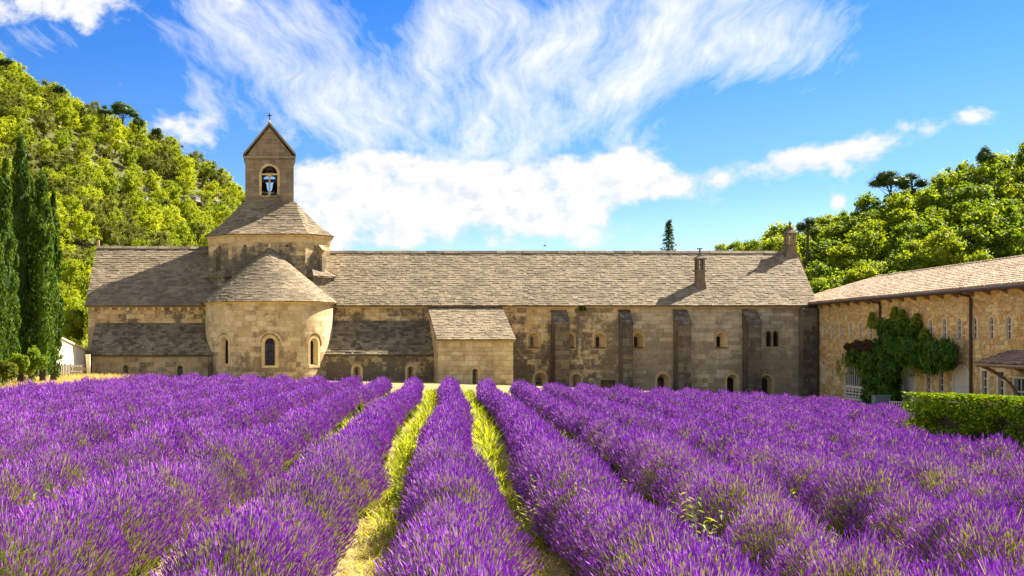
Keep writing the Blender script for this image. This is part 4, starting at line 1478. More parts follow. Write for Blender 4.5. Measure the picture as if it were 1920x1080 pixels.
def plant_woods():
    rg = random.Random(5)
    spots = []

    def scatter(fn, x0, x1, y0, y1, gap, right):
        tries, pts, cell = 0, [], {}
        while tries < 22000:
            tries += 1
            X, Y = rg.uniform(x0, x1), rg.uniform(y0, y1)
            g_ = gap * (1.0 if Y > 130 else .92)
            ci = (int(X // g_), int(Y // g_))
            if any((X - a) ** 2 + (Y - b) ** 2 < g_ * g_ for di in (-1, 0, 1) for dj in (-1, 0, 1) for a, b in cell.get((ci[0] + di, ci[1] + dj), [])): continue
            cell.setdefault(ci, []).append((X, Y))
            Z = max(float(fn(X, Y)), float(ground(X, Y)))
            px, py = px_of(X, Y, Z + 4)
            if px < -60 or px > 1990: continue
            if not right:
                if py > 474 and px > 182: continue           # wholly behind the church
                if px > 182 and px < 640 and py > 455: continue
                if px > 470: continue
            else:
                if px < 1400: continue
                lim = 548 - (px - 1527) * .16 if px > 1527 else 470
                if py > lim + 25: continue
            pts.append((X, Y, Z, right))
        return pts
    spots += scatter(hill_left, -75, 0, 101, 216, 3.15, False)
    spots += scatter(hill_right, 58, 112, 103, 158, 3.5, True)
    spots.sort(key=lambda p: -1.0 / p[1] * (1.25 if p[3] else 1.0))
    single, rest = spots[:286], spots[286:]
    made = []

    def pick(p):
        X, Y, Z, right = p
        s = rg.uniform(.80, 1.18) * (1.10 if right else .78)
        if right: return rg.choice(RIGHT), s
        ol = .5 + .5 * math.sin(X * .11 + Y * .07) + (Y - 150) / 120
        return (rg.choice(OLIVE) if rg.random() < .08 + .42 * max(0, min(1, ol)) else rg.choice(LEFT)), s
    for p in single:
        me, s = pick(p)
        o = bpy.data.objects.new('tree', me)
        COL.objects.link(o)
        o.location = (p[0], p[1], p[2] - .2)
        o.rotation_euler = (rg.uniform(-.08, .08), rg.uniform(-.08, .08), rg.uniform(0, 6.28))
        o.scale = (s * rg.uniform(.9, 1.15), s * rg.uniform(.9, 1.15), s * rg.uniform(.85, 1.15))
        if p[3]: tag(o, 'leafy green tree in the wood on the slope behind the tiled guest wing', 'tree', 'trees of the wood behind the guest wing')
        elif me in OLIVE: tag(o, 'dull olive green bushy tree in the wood on the hillside behind the church', 'tree', 'olive green trees of the hillside wood')
        else: tag(o, 'bright yellow green bushy tree in the wood on the hillside behind the church', 'tree', 'yellow green trees of the hillside wood')
    if rest:
        mbs = {}
        for p in rest:
            me, s = pick(p)
            V = np.empty(len(me.vertices) * 3); me.vertices.foreach_get('co', V)
            V = V.reshape(-1, 3)
            a = rg.uniform(0, 6.28)
            V = np.stack([V[:, 0] * math.cos(a) - V[:, 1] * math.sin(a), V[:, 0] * math.sin(a) + V[:, 1] * math.cos(a), V[:, 2]], -1) * s + np.array([p[0], p[1], p[2] - .2])
            k = me.materials[0].name
            mb = mbs.setdefault(k, MB())
            L = np.empty(len(me.loops), np.int32); me.loops.foreach_get('vertex_index', L)
            st_ = np.empty(len(me.polygons), np.int32); me.polygons.foreach_get('loop_start', st_)
            to = np.empty(len(me.polygons), np.int32); me.polygons.foreach_get('loop_total', to)
            ok = to == 4
            mb.add(V, L[st_[ok][:, None] + np.arange(4)])
        big = MB()
        for k, mb in mbs.items():
            i = 0 if 'bright' in k else 1 if 'olive' in k else 2
            big.add(np.vstack(mb.v), np.vstack(mb.f[4]), i)
        tag(big.build('far_woodland', [M['leaf_left'], M['leaf_olive'], M['leaf_right']]), 'small distant trees filling the upper hillside wood', 'woodland', kind='stuff')
    return len(single), len(rest)


print('woods', plant_woods())


def pine_tree(loc, h, w, label, seed, flat=.4, n=9, cat='pine'):
    rg = np.random.default_rng(seed)
    root = thing('pine_tree', loc, label, cat)
    L = np.array(loc)
    tr, cr = MB(), MB()
    tr.tube([L + np.array([0, 0, -2]), L + np.array([.1, 0, h * .3]), L + np.array([.25, .1, h * .62]), L + np.array([.1, .1, h * .9])], [.2, .16, .11, .05], 6)
    for k in range(n):
        a = k * 2.4 + rg.uniform(-.3, .3)
        f = rg.uniform(0, 1)
        c = L + np.array([math.cos(a) * w * .5 * math.sqrt(f) * .85, math.sin(a) * w * .4 * math.sqrt(f), h * (.62 + .34 * (1 - f * .8) * rg.uniform(.75, 1.1))])
        r = w * rg.uniform(.16, .26)
        clump(cr, c, (r, r, r * flat * 1.4), 150, .26, .10, rg, 0, True, .5)
        tr.tube([L + np.array([.2, .1, h * rg.uniform(.45, .7)]), c - np.array([0, 0, r * .2])], [.06, .025], 4)
    tr.build('trunk', M['bark'], root)
    cr.build('crown', M['pine'], root)
    return root


def pine_at(px, py, Y, h, w, label, seed, **k):
    p = W(px, py, Y)
    g = float((hill_left if px < 900 else hill_right)(p.x, p.y))
    z0 = max(p.z - h * .85, g)
    return pine_tree((p.x, p.y, z0), (p.z - z0) / .85, w, label, seed, **k)


pine_at(228, 203, 203, 7.0, 5.4, 'dark umbrella pine, widest crown on the hill crest behind the church', 1, n=12)
pine_at(258, 229, 203, 4.5, 3.0, 'small dark pine just below the wide umbrella pine on the hill crest', 2)
pine_at(195, 205, 205, 4.5, 3.2, 'low dark pine touching the wide umbrella pine on its uphill side', 12)
pine_at(294, 248, 203, 4.6, 2.2, 'slender lone pine on the crest between umbrella pine and bell tower', 3, flat=.8)
pine_at(10, 114, 205, 5.0, 3.0, 'dark pine topmost on the hill crest above the cypresses', 4)
pine_at(110, 166, 205, 4.6, 2.6, 'dark pine on the crest between topmost pine and umbrella pine', 5, flat=.7)
pine_at(405, 322, 203, 3.4, 1.4, 'tiny pine on the crest nearest to the bell tower', 6, flat=.8)
pine_at(1668, 338, 152, 6.5, 5.4, 'broad dark umbrella pine on the crest behind the guest wing', 7, n=13)
pine_at(1708, 335, 152, 5.0, 3.6, 'smaller dark pine leaning beside the broad umbrella pine behind the guest wing', 8)
pine_at(1513, 418, 140, 4.2, 2.2, 'feathery pine rising just beyond the ridge chimney with the round finial', 9, flat=.8)
pine_at(1846, 290, 150, 4.2, 2.6, 'thin ragged pine above the wood at the highest part of its crest', 10, flat=.8)


def conifer(px, ytop, Y, h, w, label):
    rg = np.random.default_rng(77)
    p = W(px, ytop, Y)
    L = np.array((p.x, p.y, p.z - h))
    root = thing('fir_tree', tuple(L), label, 'fir tree')
    mb = MB(); mb.tube([L, L + np.array([0, 0, h])], [.25, .02], 6); mb.build('trunk', M['bark'], root)
    cr = MB()
    for k in range(90):
        f = (k + .5) / 90
        z = h * (.25 + .75 * f)
        r = w * .5 * (1 - f) ** .9 * rg.uniform(.7, 1.2) + .1
        a = k * 2.4
        q = np.linspace(.2, 1, 14)[:, None]
        P = L + np.array([0, 0, z]) + q * np.array([math.cos(a) * r, math.sin(a) * r, -.22 * r]) + rg.normal(size=(14, 3)) * .07
        leaf_quads(cr, np.repeat(P, 3, 0) + rg.normal(size=(42, 3)) * .07, rg.normal(size=(42, 3)) + np.array([0, 0, 1]), .30, .10, rg)
    cr.build('crown', M['pine'], root)


conifer(1254, 414, 122, 13.5, 4.6, 'dark pointed fir rising alone above the slate roof of the long wing')

for i, (px, py, s, lab) in enumerate(((1352, 462, .45, 'small treetop nearest the lone fir above the long roof'), (1378, 460, .6, 'second treetop from the fir above the long roof ridge'),
                                      (1408, 458, .62, 'rounded treetop midway between the fir and the ridge chimney'), (1440, 462, .55, 'low treetop just before the ridge chimney, above the roof'), (1462, 452, .7, 'bright treetop touching the ridge chimney above the long roof'))):
    p = W(px, py, 128)
    o = bpy.data.objects.new('tree', RIGHT[i])
    COL.objects.link(o)
    o.location = (p.x, p.y, p.z - 4.6 * s)
    o.scale = (s, s, s)
    tag(o, lab, 'tree')


def cypress(px, ytop, ybase, Y, w, label, seed):
    rg = np.random.default_rng(seed)
    a, b = W(px, ybase, Y), W(px, ytop, Y)
    h = b.z - a.z
    L = np.array((a.x, a.y, a.z))
    root = thing('cypress_tree', tuple(L), label, 'cypress')
    mb = MB(); mb.tube([L - np.array([0, 0, .4]), L + np.array([0, 0, h * .5]), L + np.array([0, 0, h * .97])], [.2, .12, .02], 7); mb.build('trunk', M['bark'], root)
    cr = MB()
    prof = lambda f: (w / 2) * np.interp(f, [0, .04, .15, .4, .7, .9, 1], [.25, .6, .95, 1.0, .78, .40, .05])
    n = int(h * 8.5)
    for k in range(n):
        f = ((k + .5) / n) ** .9
        an = k * 2.39996 + rg.uniform(-.3, .3)
        r = prof(f) * rg.uniform(.55, 1.22)
        c = L + np.array([math.cos(an) * r * .75, math.sin(an) * r * .75, f * h * .97 + rg.uniform(-.3, .3)])
        rr = max(.10, .31 * rg.uniform(.6, 1.2) * (1 - .5 * f) * w / 1.8)
        d = sphere_dirs(85, rg)
        P = c + d * np.array([rr, rr, rr * 2.6]) * rg.uniform(.6, 1.1, (85, 1))
        leaf_quads(cr, P, d + rg.normal(size=(85, 3)) * .5, .24, .075, rg, 0, np.array([math.cos(an) * .25, math.sin(an) * .25, 1.0]))
    zz = np.linspace(0.02, .97, 26)
    th = np.linspace(0, 2 * math.pi, 11)
    core = np.stack([L + np.stack([np.cos(th) * prof(f) * .46 * rg.uniform(.8, 1.1), np.sin(th) * prof(f) * .55, 0 * th + f * h], -1) for f in zz])
    cr.grid(core)
    cr.build('crown', M['cypress'], root)


cypress(-14, 392, 708, 57, 1.7, 'bright green cypress cut by the picture edge, shortest of the cypress clump', 1)
cypress(10, 300, 706, 59, 1.55, 'narrow cypress in front of the tallest one, right at the edge of the view', 2)
cypress(38, 246, 702, 62, 2.0, 'tallest dark green cypress beside the dry grass', 3)
cypress(80, 322, 700, 62, 1.8, 'dark cypress nearest the church in the cypress clump', 4)
cypress(100, 352, 700, 64, 1.2, 'thin cypress spire close behind the cypress nearest the church', 5)
cypress(58, 330, 702, 65, 1.3, 'thin cypress squeezed between the tallest and the church-side cypress', 6)


def shrub(px, py, Y, w, h, label, seed, m='leaf_right', name='shrub'):
    rg = np.random.default_rng(seed)
    p = W(px, py, Y)
    mb = MB()
    for k in range(7):
        c = np.array((p.x, p.y, p.z)) + np.array([rg.uniform(-.35, .35) * w, rg.uniform(-.3, .3) * w, h * rg.uniform(.25, .72)])
        clump(mb, c, (w * .25, w * .25, h * .26), 170, .17, .09, rg, 0)
    tag(mb.build(name, M[m]), label, 'shrub')


shrub(35, 706, 56, 1.1, 1.2, 'grey green shrub at the foot of the tallest cypress', 31, 'leaf_right')
shrub(72, 702, 57, 1.2, 1.5, 'leafy shrub at the foot of the cypress nearest the church', 32, 'leaf_right')
shrub(8, 712, 54, 1.2, 1.0, 'low shrub at the foot of the cypress cut by the picture edge', 33, 'leaf_olive')
shrub(128, 640, 92, 3.0, 3.2, 'sunlit bush above the pale wall beside the church', 34, 'leaf_left')
shrub(155, 648, 93, 3.0, 3.4, 'greener bush behind the pale wall, touching the church corner', 35, 'leaf_right')

shrub(1091, 583, 87.2, .5, .5, 'small tuft of green growing out of the long wall just under its eave', 36, 'cypress', 'wall_plant')

# ------------------------------------------------------------------ pale gable wall with picket fence beside the church
shed = thing('pale_shed', tuple(W(135, 700, 86)), 'sunlit pale plastered wall with a sloping top beside the church corner', 'shed')
a, b, c, d, e = W(92, 712, 76), W(169, 706, 87), W(169, 661, 87), W(112, 634, 78.5), W(94, 634, 76)
off = Vector((-1.4, .8, 0))
mb = MB(); mb.prism([a, b, c, d, e], off); mb.build('wall', M['plaster'], shed)
nn = Vector((.13, -.07, 0))
mb = MB(); mb.prism([c + nn, d + nn, d + nn + Vector((0, 0, .1)), c + nn + Vector((0, 0, .1))], off * 1.15); mb.build('coping', M['plaster'], shed)
fen = thing('picket_fence', tuple(W(130, 701, 82)), 'low grey wooden picket fence in front of the pale wall', 'fence')
p0, p1 = W(95, 700, 73), W(162, 701, 83)
n = 24
for k in range(n):
    p = p0.lerp(p1, k / (n - 1))
    mb = MB()
    hh = .62 + .05 * math.sin(k * 1.7)
    mb.prism([(p.x - .045, p.y, p.z - .3), (p.x + .045, p.y, p.z - .3), (p.x + .045, p.y, p.z + hh), (p.x, p.y, p.z + hh + .07), (p.x - .045, p.y, p.z + hh)], (0, .03, 0))
    mb.build('picket', M['grey_wood'], fen)
for z in (.12, .5):
    mb = MB(); mb.boxes([[(p0.x, p0.y + .035, p0.z + z), (p1.x, p1.y + .035, p1.z + z), (p1.x, p1.y + .035, p1.z + z + .09), (p0.x, p0.y + .035, p0.z + z + .09),
                          (p0.x, p0.y + .08, p0.z + z), (p1.x, p1.y + .08, p1.z + z), (p1.x, p1.y + .08, p1.z + z + .09), (p0.x, p0.y + .08, p0.z + z + .09)]]); mb.build('rail', M['grey_wood'], fen)
gp = W(166, 703, 82)
mb = MB()
mb.prism([(gp.x - .10, gp.y, gp.z - .3), (gp.x + .16, gp.y, gp.z - .3), (gp.x + .08, gp.y, gp.z + 1.5), (gp.x - .22, gp.y, gp.z + 1.5)], (0, .25, 0))
tag(mb.build('wall_buttress', M['plaster']), 'pale leaning stone prop between the picket fence and the church corner', 'post')

# grey box and little white edging by the vine
p = W(1652, 755, 62)
box = thing('planter_trough', tuple(p), 'small grey trough standing at the foot of the big vine', 'trough')
mb = MB()
for x0, x1, y0, y1, z0, z1 in ((-.42, .42, -.2, -.15, 0, .42), (-.42, .42, .15, .2, 0, .42), (-.42, -.37, -.147, .147, 0, .42), (.37, .42, -.147, .147, 0, .42), (-.365, .365, -.147, .147, .02, .34)):
    mb.box(p.x + x0, p.x + x1, p.y + y0, p.y + y1, p.z + z0 - .1, p.z + z1)
mb.build('body', M['grey_box'], box)
mb = MB(); mb.box(p.x - .46, p.x + .46, p.y - .24, p.y - .202, p.z + .36, p.z + .43); mb.build('rim', M['grey_box'], box)
q0, q1 = W(1668, 757, 60), W(1694, 758, 60)
ed = thing('white_edging', tuple(q0), 'short white picket edging between grey trough and cream door', 'fence')
for k in range(7):
    p = q0.lerp(q1, k / 6)
    mb = MB(); mb.box(p.x - .015, p.x + .015, p.y - .015, p.y + .015, p.z - .1, p.z + .15); mb.build('picket', M['white_wood'], ed)
mb = MB(); mb.box(q0.x, q1.x, q0.y + .016, q0.y + .04, q0.z + .08, q0.z + .12); mb.build('rail', M['white_wood'], ed)


# ------------------------------------------------------------------ the big vine against the guest wing
def vine():
    rg = np.random.default_rng(55)
    t_mid = tx(1680)
    root = thing('wall_vine', tuple(wing_pt(tx(1660), .8, -1.8)), 'dark green vine trained over the guest wing wall, spreading above a thick leafy stem', 'vine')
    mb = MB()
    for k in range(4):
        t = tx(1640 + 14 * k)
        mb.tube([wing_pt(t, .6, -2.4), wing_pt(t + .1, .5, -.8), wing_pt(t - .2, .6, .6), wing_pt(t_mid + (k - 1.5) * 2, .7, 1.7)], [.16, .13, .10, .05], 6)
    mb.build('trunk', M['bark'], root)
    cr, red, sh = MB(), MB(), MB()

    def put(px, py, w, r, n=120, dst=None, ln=.26, wd=.11, hang=-1.0):
        t = txw(px, w)
        c = wing_pt(t, w, 0)
        c[2] = EYE + (HY - py) / F * c[1]
        clump(dst or cr, c, r, n, ln, wd, rg, 0, True, .1, np.array([0, 0, hang]))
    for px in range(1594, 1780, 8):
        for py in range(650, 684, 9):
            edge = 650 if px < 1600 else 640 if px < 1640 else 628
            if px < 1612 and py > 676: continue
            if px > 1775 and (py < 646): continue
            put(px + rg.uniform(-4, 4), py + rg.uniform(-4, 4) + (6 if px < 1640 else 0), rg.uniform(.35, 1.15), rg.uniform(.34, .55), 100)
    for px in range(1628, 1682, 8):                    # leafy stem
        for py in range(690, 762, 10):
            if px > 1686 and py > 745: continue
            put(px + rg.uniform(-3, 3), py + rg.uniform(-4, 4), rg.uniform(.4, 1.3), rg.uniform(.34, .52), 100)
    for px in range(1654, 1712, 8):                    # hump above the band
        for py in range(612, 650, 10): put(px + rg.uniform(-3, 3), py + rg.uniform(-4, 4), rg.uniform(.25, .7), rg.uniform(.3, .45), 90)
    for px in range(1730, 1778, 9): put(px, 684 + 8 * math.sin(px * .4), rg.uniform(.6, 1.1), .34, 80)
    for px in range(1592, 1640, 7): put(px, 650 + 5 * math.sin(px * .3), rg.uniform(.7, 1.3), .34, 85, red)
    for px, y0, y1 in ((1645, 612, 588), (1688, 606, 578), (1703, 606, 582), (1729, 612, 590), (1746, 632, 618), (1660, 610, 598)):   # upright shoots
        for k in range(9):
            f = k / 8
            c = wing_pt(tx(px) + .1 * math.sin(k), .35, tz(px, y0 + (y1 - y0) * f))
            n = 26
            d = sphere_dirs(n, rg)
            leaf_quads(sh, c + d * np.array([.32, .32, .12]) * (1.1 - .7 * f), d + np.array([0, 0, .6]), .34, .09, rg, 0)
    for px in range(1590, 1788, 5):                    # hanging tips below
        t = tx(px)
        z = tz(px, 690 + 8 * math.sin(px))
        n = 14
        P = wing_pt(t, rg.uniform(.5, 1.2), z) + rg.normal(size=(n, 3)) * np.array([.1, .1, .25])
        leaf_quads(sh, P, rg.normal(size=(n, 3)), .34, .09, rg, 0, np.array([0, 0, -1.0]))
    cr.build('foliage', M['vine'], root)
    tag(red.build('foliage', M['vine_red'], root), 'reddish brown foliage')
    sh.build('shoots', M['weed'], root)


vine()


# ------------------------------------------------------------------ hedges
def hedge(u0, u1, v0, v1, h, label, seed, ln=.085, dens=260, name='hedge', cells=.34):
    rg = np.random.default_rng(seed)
    root_xy = at_uv((u0 + u1) / 2, (v0 + v1) / 2)
    root = thing(name, (root_xy[0], root_xy[1], float(ground(*root_xy))), label, 'hedge')
    mb = MB()
    faces = []
    nu, nv, nz = max(2, int((u1 - u0) / cells)), int((v1 - v0) / cells), max(2, int(h / cells))
    pts = []
    for a in range(nu + 1):
        for b in range(nv + 1):
            for c in range(nz + 1):
                if a in (0, nu) or b in (0, nv) or c == nz: pts.append((u0 + (u1 - u0) * a / nu, v0 + (v1 - v0) * b / nv, h * c / nz))
    for a in range(nu + 1):                            # shoulders, so that top and faces meet
        for b in range(nv + 1):
            if a in (0, nu) or b in (0, nv): pts.append((u0 + (u1 - u0) * a / nu, v0 + (v1 - v0) * b / nv, h - .24))
    P0 = np.array(pts) + rg.normal(size=(len(pts), 3)) * np.array([.03, .05, .012])
    lowp = P0[:, 2] < h - .2
    P0[lowp, 2] += rg.uniform(-.17, .17, lowp.sum())
    P0[:, 2] = np.minimum(P0[:, 2], h - .12 + rg.uniform(-.02, .02, len(P0)))
    X, Y = at_uv(P0[:, 0], P0[:, 1])
    C = np.stack([X, Y, ground(X, Y) + P0[:, 2] - .04], -1)
    per = max(12, int(dens * cells * cells))
    d = sphere_dirs(len(C) * per, rg)
    r = cells * .80
    P = np.repeat(C, per, 0) + d * np.array([r, r, r * .72]) * rg.uniform(.3, 1.05, (len(d), 1))
    top_ = np.repeat(P0[:, 2] > h - .2, per)[:, None]
    N = np.where(top_, rg.normal(size=d.shape) * .22 + np.array([.35, .15, 1.0]), d + rg.normal(size=d.shape) * .6)
    P[:, 2] = np.where(top_[:, 0], np.repeat(C[:, 2], per) + .12 + rg.uniform(-.10, .04, len(P)), P[:, 2])
    leaf_quads(mb, P, N, ln, ln * .62, rg)
    mb.build('foliage', M['hedge'], root)
    mb = MB()
    i = .26
    g0 = []
    for u, v in ((u0 + i, v0 + i), (u1 - i, v0 + i), (u1 - i, v1 - i), (u0 + i, v1 - i)):
        x, y = at_uv(u, v)
        g0.append((x, y, float(ground(x, y))))
    mb.boxes([[(x, y, z - .3) for x, y, z in g0] + [(x, y, z + h - .24) for x, y, z in g0]])
    mb.build('twigs', M['bark'], root)


hedge(12.6, 14.4, 18.0, 33.3, 1.70, 'clipped box hedge with a sunlit yellow green top at the edge of the lavender', 61, dens=900)
lx = W(1640, 765, 56)
lu, lv = uv_of(lx.x, lx.y)
hedge(lu, lu + 5.0, lv - .2, lv + .6, .32, 'low dark clipped edging hedge between the lavender and the vine', 62, name='low_hedge', dens=260, cells=.25)


# ================================================================== lavender
def bush_mesh(seed, heads, hl, hw, leaves, flowers=1.0, rad=.60, hgt=.86, lowest=.30):
    """one lavender plant, base at the origin: leafy mound, stems fanning out of it, a flower spike on each"""
    rg = np.random.default_rng(seed)
    mb = MB()
    # leafy mound
    d = sphere_dirs(leaves, rg); d[:, 2] = np.abs(d[:, 2])
    P = d * np.array([rad * .78, rad * .78, hgt * .66]) * rg.uniform(.75, 1.05, (leaves, 1))
    leaf_quads(mb, P, np.cross(d, rg.normal(size=d.shape)), .13 * max(1, hl / .075 * .7), .022 * max(1, hw / .011), rg, 0, d + np.array([0, 0, .6]))
    blob_core(mb, np.array([0, 0, .02]), np.array([rad * .74, rad * .74, hgt * .60]), rg, 0, .92)
    # stems and spikes
    n = heads
    az = rg.uniform(0, 2 * math.pi, n)
    el = np.arcsin(rg.uniform(lowest, 1.0, n) ** .9)
    o = np.stack([np.cos(az) * np.cos(el), np.sin(az) * np.cos(el), np.sin(el)], -1)
    lump = 1 + .07 * np.sin(az * 3 + seed) + rg.normal(size=n) * .07
    tip = o * np.array([rad, rad, hgt]) * lump[:, None] + np.array([0, 0, .03])
    tip[:, 2] = np.maximum(tip[:, 2], .08)
    dr = o * np.array([.75, .75, .55]) + np.array([0, 0, .62]) + rg.normal(size=(n, 3)) * .16
    dr /= np.linalg.norm(dr, axis=1, keepdims=True)
    base = tip - dr * rg.uniform(.16, .26, (n, 1))
    side = np.cross(dr, rg.normal(size=(n, 3))); side /= np.linalg.norm(side, axis=1, keepdims=True)
    sw = hw * .20
    V = np.stack([base - side * sw, base + side * sw, tip + side * sw * .8, tip - side * sw * .8], 1)
    mb.add(V.reshape(-1, 3), np.arange(n * 4).reshape(n, 4), 1)
    fl = rg.uniform(size=n) < flowers
    tip, dr, side = tip[fl], dr[fl], side[fl]
    n = len(tip)
    b2 = np.cross(dr, side)
    L = (hl * rg.uniform(.65, 1.35, n))[:, None]
    wd = (hw * rg.uniform(.75, 1.25, n))[:, None] * .5
    ring = []
    for k in range(3):
        a = 2 * math.pi * k / 3
        ring.append(tip + dr * L * .38 + (side * math.cos(a) + b2 * math.sin(a)) * wd)
    V = np.stack([tip - dr * L * .08, *ring, tip + dr * L], 1)
    tri = np.array([[0, 2, 1], [0, 3, 2], [0, 1, 3], [4, 1, 2], [4, 2, 3], [4, 3, 1]])
    mb.add(V.reshape(-1, 3), (tri[None] + (np.arange(n) * 5)[:, None, None]).reshape(-1, 3), 2)
    return mb.mesh('lavender_bush', [M['lav_leaf'], M['lav_stem'], M['lav_flower']])


NEAR = [bush_mesh(200 + k, 2200, .062, .0112, 800) for k in range(5)]
NEAR_G = [bush_mesh(220 + k, 1500, .060, .0112, 1600, .32) for k in range(3)]
MID = [bush_mesh(240 + k, 1050, .080, .0165, 900, rad=.51, lowest=.42) for k in range(5)]
MID_G = [bush_mesh(260 + k, 800, .08, .0165, 1100, .45, rad=.51, lowest=.40) for k in range(2)]
FAR = [bush_mesh(280 + k, 680, .085, .022, 700, rad=.46, lowest=.48) for k in range(4)]
WORDS = ['first', 'second', 'third', 'fourth', 'fifth', 'sixth', 'seventh', 'eighth', 'ninth', 'tenth']
PITCH = 1.70


def lavender():
    rg = random.Random(3)
    for k in range(-9, 11):
        u0 = k * PITCH
        v_end = 59.0 + (1.0 if k > 0 else 0) - (max(0, -k - 8) * .8)
        if k >= 10: v_end = 57
        v_start = max(6.0, abs(u0) * 1.45 - 4.5 + (0 if k > 0 else -2))
        if k >= 7: v_start = 36.5
        if k == 0: lab = 'central lavender row running straight from the near edge towards the stone annex'
        else:
            lab = '%s lavender row counted from the central row towards the %s' % (WORDS[abs(k) - 1], 'guest wing' if k > 0 else 'cypresses')
        x, y = at_uv(u0, v_start)
        root = thing('lavender_row', (x, y, float(ground(x, y))), lab, 'lavender', 'lavender rows in the field')  # one planted row of lavender, its bushes are the parts
        base = Vector(root.location)
        v = v_start
        while v < v_end:
            Yv = at_uv(u0, v)[1]
            gap = .56 if Yv < 34 else .66
            green = rg.random() < (.14 if Yv < 17 else .13 if Yv < 30 else .06)
            if k >= 2 and Yv < 24 and rg.random() < .22: green = True
            if -4 <= k <= -1 and Yv < 18 and rg.random() < .15: green = True
            if Yv < 19: me = rg.choice(NEAR_G if green else NEAR)
            elif Yv < 33: me = rg.choice(MID_G if green else MID)
            else: me = rg.choice(FAR)
            uu = u0 + rg.uniform(-.08, .08) + .10 * math.sin(v * .21 + k * 1.3)
            x, y = at_uv(uu, v)
            o = bpy.data.objects.new('lavender_bush', me)
            COL.objects.link(o)
            o.parent = root
            cal = 1.0 if Yv < 19 else .5
            s = (1 + cal * rg.uniform(-.08, .08)) * (.92 if green else 1.0) * (1 + .06 * cal * math.sin(v * .9 + k))
            o.location = Vector((x, y, float(ground(x, y)) - .12)) - base
            o.rotation_euler = (rg.uniform(-.08, .08), rg.uniform(-.08, .08), rg.uniform(0, 6.28))
            o.scale = (s, s, s * (1 + cal * rg.uniform(-.11, .11)))
            v += gap * rg.uniform(.85, 1.2)


lavender()


# ------------------------------------------------------------------ grass of the paths, dry grass, weeds
def blades(mb, X, Y, h, w, rg, lean=.35, m=0):
    n = len(X)
    Z = ground(X, Y)
    a = rg.uniform(0, 2 * math.pi, n)
    B = np.stack([X, Y, Z - .02], -1)
    side = np.stack([np.cos(a), np.sin(a), 0 * a], -1) * (w / 2)[:, None]
    ln = np.stack([rg.normal(size=n) * lean, rg.normal(size=n) * lean, np.ones(n)], -1) * h[:, None]
    mid = B + ln * .55
    tip = B + ln * np.array([1.35, 1.35, 1.0])
    V = np.stack([B - side, B + side, mid + side * .8, mid - side * .8, tip], 1)
    i = (np.arange(n) * 5)[:, None]
    mb.add(V.reshape(-1, 3), i + np.array([[0, 1, 2, 3]]), m)
    s = mb.nv - n * 5
    mb.f.setdefault(3, []).append(i + np.array([[3, 2, 4]]) + s)
    mb.m.setdefault(3, []).append(np.full(n, m))


def grasses():
    rg = np.random.default_rng(9)
    mb = MB()
    for k in range(-9, 10):
        uc = (k + .5) * PITCH
        c = abs(k + .5)
        n = 7500 if c < 1 else 7000 if c < 2 else 3500
        v = 7.5 + 52 * rg.uniform(0, 1, n) ** 1.25
        u = uc + rg.normal(size=n) * .10 + .10 * np.sin(v * .21 + (k + .5) * 1.3)
        X, Y = at_uv(u, v)
        pat = .5 + .5 * np.sin(v * 1.9 + k * 2) * np.sin(v * .63 + k)
        keep = rg.uniform(size=n) < (.25 + .9 * pat if c < 1.2 else .15 + .7 * pat) * np.clip((v - 10) / 12 + .15, .15, 1)
        X, Y, vv, pp = X[keep], Y[keep], v[keep], pat[keep]
        tall = (.26 if c < 1 else .24 if c < 2 else .17)
        h = tall * rg.uniform(.45, 1.35, len(X)) * np.clip(.5 + (vv - 12) / 20, .5, 1.3) * (.7 + .5 * pp)
        blades(mb, X, Y, h, .014 + .0011 * Y * rg.uniform(.6, 1.3, len(X)), rg, .40)
    n = 14000                                          # low green weeds in patches on the near paths
    k = rg.integers(-5, 5, n)
    v = rg.uniform(6.5, 22, n)
    u = (k + .5) * PITCH + rg.normal(size=n) * .20
    keep = np.sin(v * 2.3 + k * 1.7) * np.sin(v * .9 + k) > .05
    X, Y = at_uv(u[keep], v[keep])
    blades(mb, X, Y, rg.uniform(.05, .22, len(X)), .010 + .0008 * Y, rg, .8)
    tag(mb.build('path_grass', M['grass']), 'yellow green grass growing along the paths between the lavender rows', 'grass', kind='stuff')
    mb = MB()
    n = 60000                                          # straw in the near paths
    k = rg.integers(-5, 5, n)
    v = rg.uniform(6.0, 24, n)
    u = (k + .5) * PITCH + rg.normal(size=n) * .22
    X, Y = at_uv(u, v)
    blades(mb, X, Y, rg.uniform(.03, .13, n), .008 + .0006 * Y, rg, 1.3)
    n = 42000                                          # dry meadow beyond the last row towards the cypresses
    X = rg.uniform(-24, -10.5, n); Y = rg.uniform(38, 84, n)
    u, v = uv_of(X, Y)
    ok = (u < -16.1) | (v > 61)
    X, Y = X[ok], Y[ok]
    blades(mb, X, Y, rg.uniform(.18, .50, len(X)), .035 * np.ones(len(X)), rg, .35)
    tag(mb.build('dry_grass', M['dry_grass']), 'straw yellow dry grass by the cypresses and in the near paths', 'grass', kind='stuff')


grasses()


def weed(seed, h):
    rg = np.random.default_rng(seed)
    mb = MB()
    for s in range(3):
        d = np.array([rg.normal() * .12, rg.normal() * .12, 1.0])
        top = d * h * rg.uniform(.7, 1.0)
        mb.tube([(0, 0, 0), tuple(top * .5 + rg.normal(size=3) * .01), tuple(top)], [.006, .005, .003], 4)
        for k in range(12):
            f = .25 + .75 * k / 12
            a = k * 2.4 + s
            P = top * f + np.array([math.cos(a), math.sin(a), .25]) * .045
            leaf_quads(mb, P[None], np.array([[math.cos(a) * .4, math.sin(a) * .4, 1.0]]), .11, .035, rg, 0, np.array([[math.cos(a), math.sin(a), .3]]))
    return mb.mesh('weed_plant', M['weed'])


